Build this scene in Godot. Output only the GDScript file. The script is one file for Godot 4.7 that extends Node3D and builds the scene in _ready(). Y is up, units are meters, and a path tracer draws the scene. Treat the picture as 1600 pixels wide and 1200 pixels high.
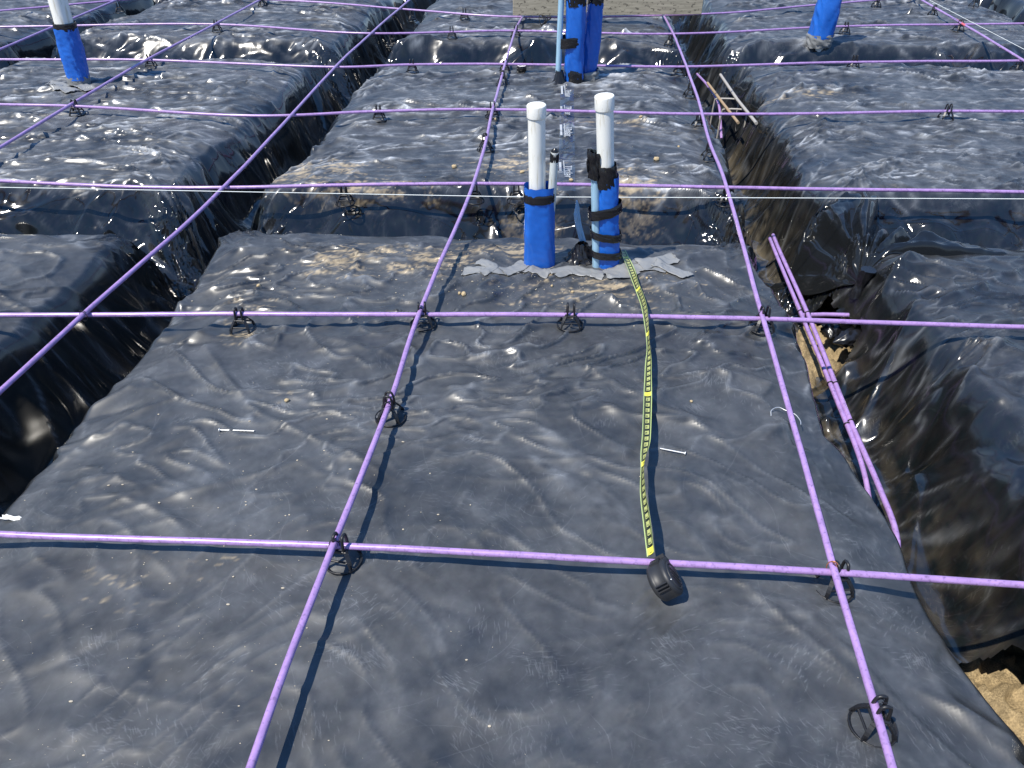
extends Node3D

var rng := RandomNumberGenerator.new()
var used := {}
var M := {}
# ---- the sheet: two bands of grid lines, finer near the middle
var bx: Array[PackedFloat32Array] = []
var bd: Array[PackedFloat32Array] = []
var bh: Array[PackedFloat32Array] = []
var bs: Array[PackedFloat32Array] = []
var bt: Array[PackedFloat32Array] = []   # 1 on the tops, 0 where the sheet has turned down
var bsheen: Array[PackedFloat32Array] = []   # whitening painted along creases, stands in for sun sheen on the crests
const UC: Array[float] = [-9.6, -7.0, -4.27, -1.66, 0.93, 3.95, 6.6, 9.4]
const VC: Array[float] = [-2.9, -0.15, 3.13, 5.97, 8.8, 11.7, 14.6]

func _ready():
	rng.seed = 4127
	camera_and_light()
	materials()
	ground()
	sheet()
	cables()
	chairs()
	front_pipes()
	far_pipes()
	plank()
	tape_measure()
	trench_things()
	small_things()

func camera_and_light():
	var cam := Camera3D.new()
	cam.name = "camera"
	cam.position = Vector3(0, 1.4, 0)
	cam.rotation = Vector3(-atan(890.0 / 1200.0), 0, 0)
	cam.fov = 53.13
	cam.near = 0.05
	cam.far = 400
	add_child(cam)
	var we := WorldEnvironment.new()
	we.name = "world_environment"
	var env := Environment.new()
	env.background_mode = Environment.BG_SKY
	var sm := ProceduralSkyMaterial.new()
	sm.sky_top_color = Color(0.30, 0.50, 0.76)
	sm.sky_horizon_color = Color(0.74, 0.83, 0.89)
	sm.sky_curve = 0.16
	sm.ground_horizon_color = Color(0.62, 0.62, 0.60)
	sm.ground_bottom_color = Color(0.32, 0.28, 0.24)
	sm.sun_angle_max = 2.0
	var sky := Sky.new()
	sky.sky_material = sm
	env.sky = sky
	env.background_energy_multiplier = 1.0
	env.tonemap_mode = Environment.TONE_MAPPER_LINEAR
	env.tonemap_exposure = 1.40
	env.sdfgi_enabled = true
	env.ssao_enabled = true
	env.ssil_enabled = true
	we.environment = env
	add_child(we)
	var sun := DirectionalLight3D.new()
	sun.name = "sun"
	sun.light_energy = 1.5
	sun.light_color = Color(1.0, 0.975, 0.93)
	sun.light_angular_distance = 0.5
	sun.shadow_enabled = true
	add_child(sun)
	sun.look_at_from_position(Vector3.ZERO, Vector3(0.49, -1.0, -0.33))

# ------------------------------------------------------------------ helpers
func numbered(n: String) -> String:
	if not used.has(n):
		used[n] = 0
		return n
	used[n] += 1
	return "%s_%03d" % [n, used[n]]

func tag(o: Node, label: String, category := "", group := "", kind := ""):
	if label != "": o.set_meta("label", label)
	if category != "": o.set_meta("category", category)
	if group != "": o.set_meta("group", group)
	if kind != "": o.set_meta("kind", kind)

func thing(n: String, label: String, category: String, at := Vector3.ZERO, turn := 0.0, group := "") -> Node3D:
	var o := Node3D.new()
	o.name = numbered(n)
	add_child(o)
	o.position = at
	o.rotation.y = turn
	tag(o, label, category, group)
	return o

func put(n: String, mesh: Mesh, mat: Material, parent: Node = null, at := Vector3.ZERO, rot := Vector3.ZERO) -> MeshInstance3D:
	var o := MeshInstance3D.new()
	o.mesh = mesh
	if mat: o.material_override = mat
	if parent == null:
		o.name = numbered(n)
		add_child(o)
	else:
		o.name = n
		parent.add_child(o, true)
	o.position = at
	o.rotation = rot
	return o

func lin(r: float, g: float, b: float) -> Color:
	return Color(r, g, b).linear_to_srgb()

func mat(c: Color, rough: float, spec := 0.5) -> StandardMaterial3D:
	var m := StandardMaterial3D.new()
	m.albedo_color = c
	m.roughness = rough
	m.metallic_specular = spec
	return m

func noise(sd: int, f := 1.0, oct := 3, ridged := false) -> FastNoiseLite:
	var n := FastNoiseLite.new()
	n.seed = sd
	n.noise_type = FastNoiseLite.TYPE_SIMPLEX_SMOOTH
	n.frequency = f
	n.fractal_octaves = oct
	n.fractal_type = FastNoiseLite.FRACTAL_RIDGED if ridged else FastNoiseLite.FRACTAL_FBM
	return n

# a skin over rings of points, all of one length
func loft(rings: Array, closed := true, caps := true, double := false) -> ArrayMesh:
	var st := SurfaceTool.new()
	st.begin(Mesh.PRIMITIVE_TRIANGLES)
	st.set_smooth_group(0)
	var n: int = rings[0].size()
	for i in rings.size() - 1:
		var a: PackedVector3Array = rings[i]
		var b: PackedVector3Array = rings[i + 1]
		for k in (n if closed else n - 1):
			var k2 := (k + 1) % n
			var u0 := float(k) / n
			var u1 := float(k + 1) / n
			var v0 := float(i) / (rings.size() - 1)
			var v1 := float(i + 1) / (rings.size() - 1)
			for q in [[a[k], u0, v0], [b[k], u0, v1], [b[k2], u1, v1], [a[k], u0, v0], [b[k2], u1, v1], [a[k2], u1, v0]]:
				st.set_uv(Vector2(q[1], q[2]))
				st.add_vertex(q[0])
	if caps and closed:
		st.set_smooth_group(-1)
		for e in [0, rings.size() - 1]:
			var r: PackedVector3Array = rings[e]
			var c := Vector3.ZERO
			for p in r: c += p
			c /= r.size()
			for k in n:
				var p: Vector3 = r[k]
				var q: Vector3 = r[(k + 1) % n]
				st.set_uv(Vector2(0.5, 0.5))
				st.add_vertex(c)
				if e == 0:
					st.add_vertex(p); st.add_vertex(q)
				else:
					st.add_vertex(q); st.add_vertex(p)
	st.generate_normals()
	return st.commit()

func circle(c: Vector3, ax: Vector3, r: float, n: int, rz := -1.0) -> PackedVector3Array:
	ax = ax.normalized()
	var s := ax.cross(Vector3.FORWARD if absf(ax.z) < 0.9 else Vector3.RIGHT).normalized()
	var t := ax.cross(s).normalized()
	var out := PackedVector3Array()
	if rz < 0: rz = r
	for k in n:
		var a := TAU * k / n
		out.append(c + s * cos(a) * r + t * sin(a) * rz)
	return out

# a round bar along a path, frames carried along it
func tube(pts: PackedVector3Array, r: float, n := 8, strands := 0.0, caps := true, taper := 1.0) -> ArrayMesh:
	var rings := []
	var t := (pts[1] - pts[0]).normalized()
	var s := t.cross(Vector3.UP if absf(t.y) < 0.9 else Vector3.RIGHT).normalized()
	var dist := 0.0
	for i in pts.size():
		if i > 0: dist += pts[i].distance_to(pts[i - 1])
		var a: Vector3 = pts[maxi(i - 1, 0)]
		var b: Vector3 = pts[mini(i + 1, pts.size() - 1)]
		t = (b - a).normalized()
		s = (s - t * s.dot(t)).normalized()
		var w := t.cross(s)
		var ring := PackedVector3Array()
		var rr := r * lerpf(1.0, taper, float(i) / (pts.size() - 1))
		for k in n:
			var ang := TAU * k / n
			var q := rr * (1.0 + strands * cos(6.0 * ang - dist * 26.0))
			ring.append(pts[i] + (s * cos(ang) + w * sin(ang)) * q)
		rings.append(ring)
	return loft(rings, true, caps)

func spline(p: PackedVector3Array, step: float) -> PackedVector3Array:
	var out := PackedVector3Array()
	for i in p.size() - 1:
		var a: Vector3 = p[maxi(i - 1, 0)]
		var b: Vector3 = p[i]
		var c: Vector3 = p[i + 1]
		var d: Vector3 = p[mini(i + 2, p.size() - 1)]
		var l1 := maxf(b.distance_to(c), 1e-4)
		# tangents scaled to the span, so that uneven points do not overshoot
		var m1 := (c - a) / maxf(a.distance_to(b) + l1, 1e-4) * l1
		var m2 := (d - b) / maxf(l1 + c.distance_to(d), 1e-4) * l1
		var n := maxi(1, int(ceil(l1 / step)))
		for k in n:
			var u := float(k) / n
			var u2 := u * u
			var u3 := u2 * u
			out.append(b * (2 * u3 - 3 * u2 + 1) + m1 * (u3 - 2 * u2 + u) + c * (-2 * u3 + 3 * u2) + m2 * (u3 - u2))
	out.append(p[p.size() - 1])
	return out

func bar(a: Vector3, b: Vector3, w: float, h: float) -> ArrayMesh:
	var t := (b - a).normalized()
	var s := t.cross(Vector3.UP if absf(t.y) < 0.95 else Vector3.RIGHT).normalized() * w * 0.5
	var u := s.normalized().cross(t).normalized() * h * 0.5
	var rings := []
	for p in [a, b]:
		rings.append(PackedVector3Array([p - s - u, p + s - u, p + s + u, p - s + u]))
	var st := SurfaceTool.new()
	st.begin(Mesh.PRIMITIVE_TRIANGLES)
	st.set_smooth_group(-1)
	var f := [[0, 1, 5, 4], [1, 2, 6, 5], [2, 3, 7, 6], [3, 0, 4, 7], [3, 2, 1, 0], [4, 5, 6, 7]]
	var v := []
	for r in rings:
		for p in r: v.append(p)
	for q in f:
		for k in [0, 2, 1, 0, 3, 2]:
			st.add_vertex(v[q[k]])
	st.generate_normals()
	return st.commit()

func join(meshes: Array, xf := []) -> ArrayMesh:
	var st := SurfaceTool.new()
	st.begin(Mesh.PRIMITIVE_TRIANGLES)
	for i in meshes.size():
		st.append_from(meshes[i], 0, xf[i] if xf.size() > i else Transform3D.IDENTITY)
	return st.commit()

func V(x: float, d: float, h := 0.0) -> Vector3:
	return Vector3(x, h, -d)

# height of the sheet where something rests on it
func gy(x: float, d: float) -> float:
	for b in bx.size():
		var xs := bx[b]
		var ds := bd[b]
		if d < ds[0] or d > ds[ds.size() - 1] or x < xs[0] or x > xs[xs.size() - 1]: continue
		var i := clampi(xs.bsearch(x) - 1, 0, xs.size() - 2)
		var j := clampi(ds.bsearch(d) - 1, 0, ds.size() - 2)
		var fx := (x - xs[i]) / (xs[i + 1] - xs[i])
		var fd := (d - ds[j]) / (ds[j + 1] - ds[j])
		var n := xs.size()
		var h := bh[b]
		return lerpf(lerpf(h[j * n + i], h[j * n + i + 1], fx), lerpf(h[(j + 1) * n + i], h[(j + 1) * n + i + 1], fx), fd)
	return 0.0

# the highest the sheet comes just here: what is laid over it bridges the hollows
func high(x: float, d: float) -> float:
	var h := -1.0
	for k in [-0.05, -0.025, 0.0, 0.025, 0.05]: h = maxf(h, gy(x, d + k))
	return h

# ------------------------------------------------------------------ materials
func tile_images() -> Array:
	# dust, scuffs and grit that lie on the plastic (tileable)
	var n := 1024
	var base := noise(11, 0.006, 5)
	var fine := noise(12, 0.03, 4)
	var im := base.get_seamless_image(n, n)
	var im2 := fine.get_seamless_image(n, n)
	var im3 := noise(13, 0.022, 4, true).get_seamless_image(n, n)
	im3.convert(Image.FORMAT_L8)
	var c := im3.get_data()
	im.convert(Image.FORMAT_L8); im2.convert(Image.FORMAT_L8)
	var a := im.get_data()
	var b := im2.get_data()
	var v := PackedFloat32Array()
	v.resize(n * n)
	for i in n * n:
		var k := (a[i] - 128) / 128.0
		var f := (b[i] - 128) / 128.0
		v[i] = 0.42 + 0.15 * k + 0.10 * f + smoothstep(150.0, 235.0, float(c[i])) * smoothstep(-0.1, 0.45, k) * 0.07
	var r := RandomNumberGenerator.new()
	r.seed = 77
	for s in 150:      # scuffs and fold lines
		var x := r.randf() * n
		var y := r.randf() * n
		var ang := r.randf() * TAU
		var bend := r.randf_range(-0.012, 0.012)
		var len := r.randi_range(15, 170)
		var lum := r.randf_range(0.08, 0.40)
		for k in len:
			x += cos(ang); y += sin(ang); ang += bend + r.randf_range(-0.03, 0.03)
			var fade := sin(PI * k / len)
			var p := posmod(int(y), n) * n + posmod(int(x), n)
			v[p] = minf(1.0, v[p] + lum * fade)
	for s in 70:       # smears: bunches of short strokes that run the same way
		var cx := r.randf() * n
		var cy := r.randf() * n
		var ang := r.randf() * TAU
		var wide := r.randf_range(12.0, 60.0)
		var lum := r.randf_range(0.07, 0.30)
		for q in r.randi_range(14, 60):
			var x := cx + r.randfn() * wide
			var y := cy + r.randfn() * wide * 0.6
			var a2 := ang + r.randfn() * 0.10
			var ln := r.randi_range(5, 26)
			for k in ln:
				x += cos(a2); y += sin(a2); a2 += r.randf_range(-0.08, 0.08)
				var p := posmod(int(y), n) * n + posmod(int(x), n)
				var add := lum * sin(PI * k / ln)
				v[p] = minf(0.95, v[p] + add)
				p = posmod(int(y) + 1, n) * n + posmod(int(x), n)
				v[p] = minf(0.95, v[p] + add * 0.7)
				p = posmod(int(y) + 1, n) * n + posmod(int(x) + 1, n)
				v[p] = minf(0.95, v[p] + add * 0.5)
	for s in 2600:     # specks
		var x := r.randi() % n
		var y := r.randi() % n
		var lum := r.randf_range(0.1, 0.6) * r.randf()
		var w := 1 if r.randf() < 0.85 else 2
		for dy in w:
			for dx in w:
				var p := posmod(y + dy, n) * n + posmod(x + dx, n)
				v[p] = minf(1.0, v[p] + lum)
	var out := PackedByteArray()
	out.resize(n * n * 3)
	var lut := PackedByteArray()
	lut.resize(1001)
	for i in 1001:
		lut[i] = int(255.0 * lin(i / 1000.0, 0, 0).r)
	for i in n * n:
		var q := lut[clampi(int(v[i] * 1000.0), 20, 1000)]
		out[i * 3] = q; out[i * 3 + 1] = q; out[i * 3 + 2] = q
	return [Image.create_from_data(n, n, false, Image.FORMAT_RGB8, out)]

func sheet_mat(rough_map: Image) -> StandardMaterial3D:
	var m := StandardMaterial3D.new()
	m.vertex_color_use_as_albedo = true
	m.roughness = 1.0
	m.roughness_texture = ImageTexture.create_from_image(rough_map)
	m.metallic_specular = 0.62
	m.detail_enabled = true
	m.detail_uv_layer = BaseMaterial3D.DETAIL_UV_2
	m.detail_blend_mode = BaseMaterial3D.BLEND_MODE_MUL
	m.detail_albedo = M.tile
	return m

func materials():
	var t := tile_images()
	M.tile = ImageTexture.create_from_image(t[0])
	M.purple = mat(lin(0.46, 0.28, 0.64), 0.36, 0.5)
	M.purple.clearcoat_enabled = true
	M.purple.clearcoat = 0.6
	M.purple.clearcoat_roughness = 0.28
	M.purple.albedo_texture = scuff_tex()
	M.purple.uv1_triplanar = true
	M.purple.uv1_world_triplanar = true
	M.purple.uv1_scale = Vector3(3, 3, 3)
	M.black = mat(lin(0.012, 0.012, 0.014), 0.42, 0.5)
	M.tape = mat(lin(0.010, 0.010, 0.012), 0.25, 0.5)
	M.film = mat(lin(0.010, 0.011, 0.012), 0.15, 0.5)
	M.matte = mat(lin(0.022, 0.023, 0.026), 0.6, 0.5)
	M.rubber = mat(lin(0.02, 0.021, 0.024), 0.5, 0.5)
	M.pvc = pvc_mat(Color(0.91, 0.91, 0.89), 41)
	M.conduit = pvc_mat(Color(0.60, 0.74, 0.83), 42)
	M.greypipe = pvc_mat(Color(0.78, 0.80, 0.80), 43)
	M.blue = mat(lin(0.012, 0.12, 0.52), 0.34, 0.5)
	M.duct = mat(lin(0.21, 0.215, 0.215), 0.42, 0.5)
	M.steel = mat(lin(0.36, 0.34, 0.31), 0.5, 0.5)
	M.rust = mat(lin(0.33, 0.24, 0.15), 0.7, 0.4)
	M.nail = mat(lin(0.70, 0.70, 0.68), 0.35, 0.5)
	M.nail.metallic = 0.7
	M.string = mat(lin(0.72, 0.76, 0.74), 0.6, 0.4)
	M.print = mat(lin(0.38, 0.40, 0.42), 0.5, 0.5)
	M.white = mat(lin(0.75, 0.75, 0.73), 0.5, 0.5)
	M.clear = mat(Color(0.30, 0.33, 0.38, 0.13), 0.12, 0.6)
	M.clear.transparency = BaseMaterial3D.TRANSPARENCY_ALPHA
	M.clod = mat(lin(0.42, 0.33, 0.20), 0.95, 0.2)
	M.grit = mat(lin(0.42, 0.37, 0.29), 0.9, 0.2)
	M.copper = mat(lin(0.55, 0.22, 0.10), 0.4, 0.5)
	M.copper.metallic = 0.6
	M.red = mat(lin(0.62, 0.13, 0.16), 0.5, 0.4)
	M.soil = soil_mat()
	M.wood = wood_mat()

func scuff_tex() -> ImageTexture:
	var n := 512
	var a := noise(33, 0.012, 4).get_seamless_image(n, n)
	a.convert(Image.FORMAT_L8)
	var b := noise(34, 0.05, 3).get_seamless_image(n, n)
	b.convert(Image.FORMAT_L8)
	var p := a.get_data()
	var q := b.get_data()
	var out := PackedByteArray()
	out.resize(n * n * 3)
	for i in n * n:
		var k := 0.90 + (p[i] - 128) / 128.0 * 0.10 - maxf(0.0, (q[i] - 160) / 90.0) * 0.34
		out[i * 3] = clampi(int(255 * k), 0, 255); out[i * 3 + 1] = clampi(int(255 * k), 0, 255); out[i * 3 + 2] = clampi(int(250 * k), 0, 255)
	return ImageTexture.create_from_image(Image.create_from_data(n, n, false, Image.FORMAT_RGB8, out))

func pvc_mat(c: Color, sd: int) -> StandardMaterial3D:
	var n := 256
	var im := Image.create(n, n, false, Image.FORMAT_RGB8)
	var a := noise(sd, 0.02, 4)
	var r := RandomNumberGenerator.new()
	r.seed = sd
	for y in n:
		for x in n:
			var k := a.get_noise_2d(x * 2.0, y * 0.7)
			var d := maxf(0.0, k - 0.18) * 0.4
			im.set_pixel(x, y, Color(c.r - d * 0.6, c.g - d * 0.7, c.b - d * 0.95))
	for s in 40:
		var x := r.randi() % n
		var y := r.randi() % n
		var g := r.randf_range(0.75, 0.93)
		for k in r.randi_range(2, 14):
			im.set_pixel(posmod(x, n), posmod(y + k, n), Color(c.r * g, c.g * g, c.b * g * 0.95))
	var m := mat(Color.WHITE, 0.33, 0.5)
	m.albedo_texture = ImageTexture.create_from_image(im)
	return m

func soil_mat() -> StandardMaterial3D:
	var n := 512
	var im := noise(51, 0.02, 5).get_seamless_image(n, n)
	im.convert(Image.FORMAT_L8)
	var g := noise(52, 0.15, 2).get_seamless_image(n, n)
	g.convert(Image.FORMAT_L8)
	var a := im.get_data()
	var b := g.get_data()
	var out := PackedByteArray()
	out.resize(n * n * 3)
	for i in n * n:
		var k := 0.72 + (a[i] - 128) / 128.0 * 0.22 + (b[i] - 128) / 128.0 * 0.24
		out[i * 3] = clampi(int(188 * k), 0, 255); out[i * 3 + 1] = clampi(int(166 * k), 0, 255); out[i * 3 + 2] = clampi(int(128 * k), 0, 255)
	var m := mat(Color(1, 1, 1), 0.95, 0.2)
	m.albedo_texture = ImageTexture.create_from_image(Image.create_from_data(n, n, false, Image.FORMAT_RGB8, out))
	m.uv1_triplanar = true
	m.uv1_world_triplanar = true
	m.uv1_scale = Vector3(2.2, 2.2, 2.2)
	return m

func wood_mat() -> StandardMaterial3D:
	var w := 512
	var h := 64
	var im := Image.create(w, h, false, Image.FORMAT_RGB8)
	var a := noise(61, 0.03, 4)
	var b := noise(62, 0.05, 3)
	for y in h:
		for x in w:
			var g := sin(y * 0.55 + a.get_noise_2d(x * 0.25, y) * 7.0) * 0.5 + 0.5
			var k := 0.86 + g * 0.07 + b.get_noise_2d(x * 0.3, y * 3.0) * 0.12
			if b.get_noise_2d(x * 1.4 + 90, y * 2.0) > 0.40: k *= 0.66
			im.set_pixel(x, y, Color(0.70 * k, 0.665 * k, 0.585 * k))
	var m := mat(Color.WHITE, 0.85, 0.3)
	m.albedo_texture = ImageTexture.create_from_image(im)
	return m

# ------------------------------------------------------------------ ground and sheet
func ground():
	var pm := PlaneMesh.new()
	pm.size = Vector2(300, 300)
	var g := put("ground", pm, M.soil, null, Vector3(0, -0.62, 0))
	tag(g, "pale sandy soil under and around the black plastic", "", "", "structure")
	# crumbly floor of the right trench, bare where the sheet stops short
	var st := SurfaceTool.new()
	st.begin(Mesh.PRIMITIVE_TRIANGLES)
	st.set_smooth_group(0)
	var n1 := noise(71, 9.0, 4)
	var n2 := noise(72, 2.0, 2)
	var f := func(i: int, j: int) -> Vector3:
		var d := 0.4 + j * 0.012
		var u := 0.74 + i * 0.012
		var x := u + 0.085 * d
		var c := n1.get_noise_2d(x, d)
		return V(x, d, -0.495 + c * 0.03 + n2.get_noise_2d(x, d) * 0.02 + 0.11 * smoothstep(2.35, 2.6, d) * (1.0 - smoothstep(2.8, 2.95, d)) + (0.02 if c > 0.18 else 0.0))
	for j in 215:
		for i in 52:
			var a: Vector3 = f.call(i, j)
			var b: Vector3 = f.call(i + 1, j)
			var c: Vector3 = f.call(i + 1, j + 1)
			var e: Vector3 = f.call(i, j + 1)
			for p in [a, e, c, a, c, b]: st.add_vertex(p)
	st.generate_normals()
	var o := put("trench_soil", st.commit(), M.soil)
	tag(o, "bare tan soil on the floor of the right trench", "", "", "structure")

func lines(parts: Array) -> PackedFloat32Array:
	var out := PackedFloat32Array([parts[0][0]])
	for p in parts:
		var a: float = p[0]
		var n := maxi(1, int(round((p[1] - a) / p[2])))
		for k in n: out.append(a + (p[1] - a) * (k + 1) / n)
	return out

func pad_cell(c: Array[float], x: float) -> int:
	for i in c.size() - 1:
		if x < c[i + 1]: return i
	return c.size() - 2

func sheet():
	bx = [lines([[-7.5, -3.4, 0.07], [-3.4, -1.95, 0.015], [-1.95, 1.95, 0.0085], [1.95, 3.4, 0.015], [3.4, 7.5, 0.07]]),
		lines([[-11.0, -4.9, 0.08], [-4.9, 4.9, 0.018], [4.9, 11.0, 0.08]])]
	bd = [lines([[-0.8, 0.35, 0.05], [0.35, 4.2, 0.0068]]), lines([[4.2, 8.4, 0.0098], [8.4, 14.0, 0.07]])]
	var nlow := noise(1, 0.55, 2)
	var nedge := noise(2, 1.3, 1)
	var nwarp := noise(3, 0.9, 2)
	var nrid := noise(4, 1.0, 3, true)
	var nrid2 := noise(5, 1.0, 3, true)
	var nfold := noise(6, 1.0, 1, true)
	var namp := noise(7, 0.8, 2)
	var nc1 := noise(8, 1.0, 2)
	var nl2 := noise(10, 1.0, 2)
	var nc2 := noise(9, 1.0, 2)
	for b in 2:
		var xs := bx[b]
		var ds := bd[b]
		var nx := xs.size()
		var h := PackedFloat32Array()
		h.resize(nx * ds.size())
		var sv := PackedFloat32Array()
		sv.resize(nx * ds.size())
		var sheen := PackedFloat32Array()
		sheen.resize(nx * ds.size())
		var tv := PackedFloat32Array()
		tv.resize(nx * ds.size())
		tv.fill(1.0)
		for j in ds.size():
			var d := ds[j]
			for i in nx:
				var x := xs[i]
				var u := x - 0.085 * d - (0.10 * (1.0 - smoothstep(1.0, 2.6, d)) + 0.10 * (1.0 - smoothstep(0.55, 1.2, d))) * smoothstep(0.0, 0.6, x) * (1.0 - smoothstep(1.3, 2.2, x))
				var v := d + 0.03 * x
				var cu := pad_cell(UC, u)
				var cv := pad_cell(VC, v)
				var mu := (UC[cu] + UC[cu + 1]) * 0.5
				var mv := (VC[cv] + VC[cv + 1]) * 0.5
				var hu := (UC[cu + 1] - UC[cu]) * 0.5 - 0.135
				var hv := (VC[cv + 1] - VC[cv]) * 0.5 - 0.085
				var rad := 0.12
				var qu := absf(u - mu) - hu + rad
				var qv := absf(v - mv) - hv + rad
				var s := Vector2(maxf(qu, 0.0), maxf(qv, 0.0)).length() + minf(maxf(qu, qv), 0.0) - rad
				# how much the wall here runs along d (1) or along x (0)
				var along := smoothstep(-0.12, 0.12, qu - qv)
				var soft := 0.06
				if along > 0.0 and u < mu:
					soft += along * (0.13 if cu == 4 and cv <= 1 else 0.05)
				if v < mv: soft += (1.0 - along) * 0.21
				if u > mu and cu == 2: soft += 0.07 * along
				var near := 1.0 - smoothstep(2.7, 3.5, v)
				var hh := nlow.get_noise_2d(x, d) * 0.018
				var wp := nwarp.get_noise_2d(x, d)
				if s > -0.5:
					s += nedge.get_noise_2d(x + cu * 7.0, d + cv * 5.0) * 0.045
					var tang := lerpf(u * 1.0, v * 1.0, along)
					var wall := smoothstep(-0.22, 0.0, s)
					var fo := nfold.get_noise_2d(tang * 2.3 + wp * 1.2, s * 2.2 + 10.0 * along)
					s += wall * fo * 0.036
					# the side that faces the camera leans back; the others drop steeply
					var lean := ramp((s + soft) / (0.11 + soft)) * 0.31
					var steep := lerpf(0.31, 0.40, along) * smoothstep(-soft, 0.11, s)
					var drop := 0.05 * smoothstep(-0.34, -0.02, s) + lerpf(lean if v < mv else steep, steep, along)
					hh -= drop
					tv[j * nx + i] = 1.0 - smoothstep(0.012, 0.10, drop)
					hh += wall * fo * 0.022 + (1.0 - along) * wall * nc1.get_noise_2d(tang * 2.6 + 31.0, s * 4.0 + wp) * 0.030
				var amp := clampf(0.6 + namp.get_noise_2d(x, d) * 1.1, 0.12, 1.3)
				# long sideways ripples on the far pads, looser diagonal ones near
				var crest_sheen := 0.0  # pale crest lines, sun sheen put into the colour
				var flat := 1.0 - 0.88 * smoothstep(-0.26, -0.08, s)
				if near < 1.0:
					var r1 := nrid.get_noise_2d(x * 0.95 + wp * 0.5, d * 4.2 + wp * 1.6 + x * 0.4)
					hh += (1.0 - near) * amp * 0.007 * r1 * flat
					# creases that run sideways and fork: narrow crests where two fields cross zero
					var fan := 0.55 * smoothstep(-0.75, -0.05, s) * along * (1.0 if u < mu else -1.0)
					var e1 := nc1.get_noise_2d(x * 1.9 + wp * 0.5, d * 5.6 + wp * 1.4 - x * (0.8 + fan * 3.0))
					var e2 := nc2.get_noise_2d(x * 2.4 - wp * 0.4, d * 6.6 - wp * 1.6 + x * 1.9)
					var c1 := exp(-(sqrt(e1 * e1 + 0.0003) - 0.0173) * 6.0)
					var c2 := exp(-(sqrt(e2 * e2 + 0.0003) - 0.0173) * 7.0)
					hh += flat * (1.0 - near) * (c1 * 0.0075 * clampf(amp * 1.2, 0.5, 1.2) + c2 * 0.0055 * clampf(1.4 - amp, 0.25, 1.2))
					crest_sheen = flat * (1.0 - near) * maxf(pow(c1, 1.6) * 0.4 * clampf(amp * 1.2, 0.3, 1.0), pow(c2, 1.6) * 0.4 * clampf(1.4 - amp, 0.2, 1.0))
				if near > 0.0:
					var e1 := nc1.get_noise_2d(x * 2.6 + d * 1.6 + wp * 0.8, d * 5.0 - x * 2.4 + wp * 1.3)
					var e2 := nc2.get_noise_2d(x * 3.2 - wp * 1.0, d * 5.4 + x * 1.6 + wp * 1.6)
					var c1 := exp(-(sqrt(e1 * e1 + 0.0003) - 0.0173) * 9.0)
					var c2 := exp(-(sqrt(e2 * e2 + 0.0003) - 0.0173) * 9.0)
					var m1 := smoothstep(0.2, 1.0, amp) * near * lerpf(0.22, 1.0, smoothstep(0.8, 2.3, d))
					var m2 := smoothstep(1.2, 0.3, amp) * near * lerpf(0.22, 1.0, smoothstep(0.8, 2.3, d))
					hh += flat * (c1 * 0.0155 * m1 + c2 * 0.0125 * m2)
					hh += nl2.get_noise_2d(x * 4.0 + wp, d * 5.5) * 0.0036 * near
					crest_sheen = maxf(crest_sheen, maxf(pow(c1, 2.6) * m1, pow(c2, 2.6) * m2) * 0.6)
				sheen[j * nx + i] = crest_sheen
				var r2 := nrid2.get_noise_2d((x * 0.8 + d * 0.6) * 1.9 + wp, (d * 0.8 - x * 0.5) * 3.6)
				r2 *= flat
				var cx := clampf(absf(x + 0.2) * 0.9, 0.35, 1.0)
				hh += amp * lerpf(0.005, 0.0055, near) * r2 * (1.0 if d > 3.0 else lerpf(0.25, 1.0, smoothstep(0.9, 2.4, d))) * cx
				h[j * nx + i] = hh
				sv[j * nx + i] = s
		bh.append(h)
		bs.append(sv)
		bsheen.append(sheen)
		bt.append(tv)
	creases()
	# the near band's last line lies on the far band's first line
	var n0 := bx[0].size()
	var last := (bd[0].size() - 1) * n0
	var xs1 := bx[1]
	for i in n0:
		var x := bx[0][i]
		var k := clampi(xs1.bsearch(x) - 1, 0, xs1.size() - 2)
		bh[0][last + i] = lerpf(bh[1][k], bh[1][k + 1], (x - xs1[k]) / (xs1[k + 1] - xs1[k]))
	sheet_mesh()

# a straight slope with short eases at both ends
func ramp(t: float) -> float:
	if t <= 0.0: return 0.0
	if t >= 1.0: return 1.0
	if t < 0.2: return t * t / 0.32
	if t > 0.8: return 1.0 - (1.0 - t) * (1.0 - t) / 0.32
	return (t - 0.1) / 0.8

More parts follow.
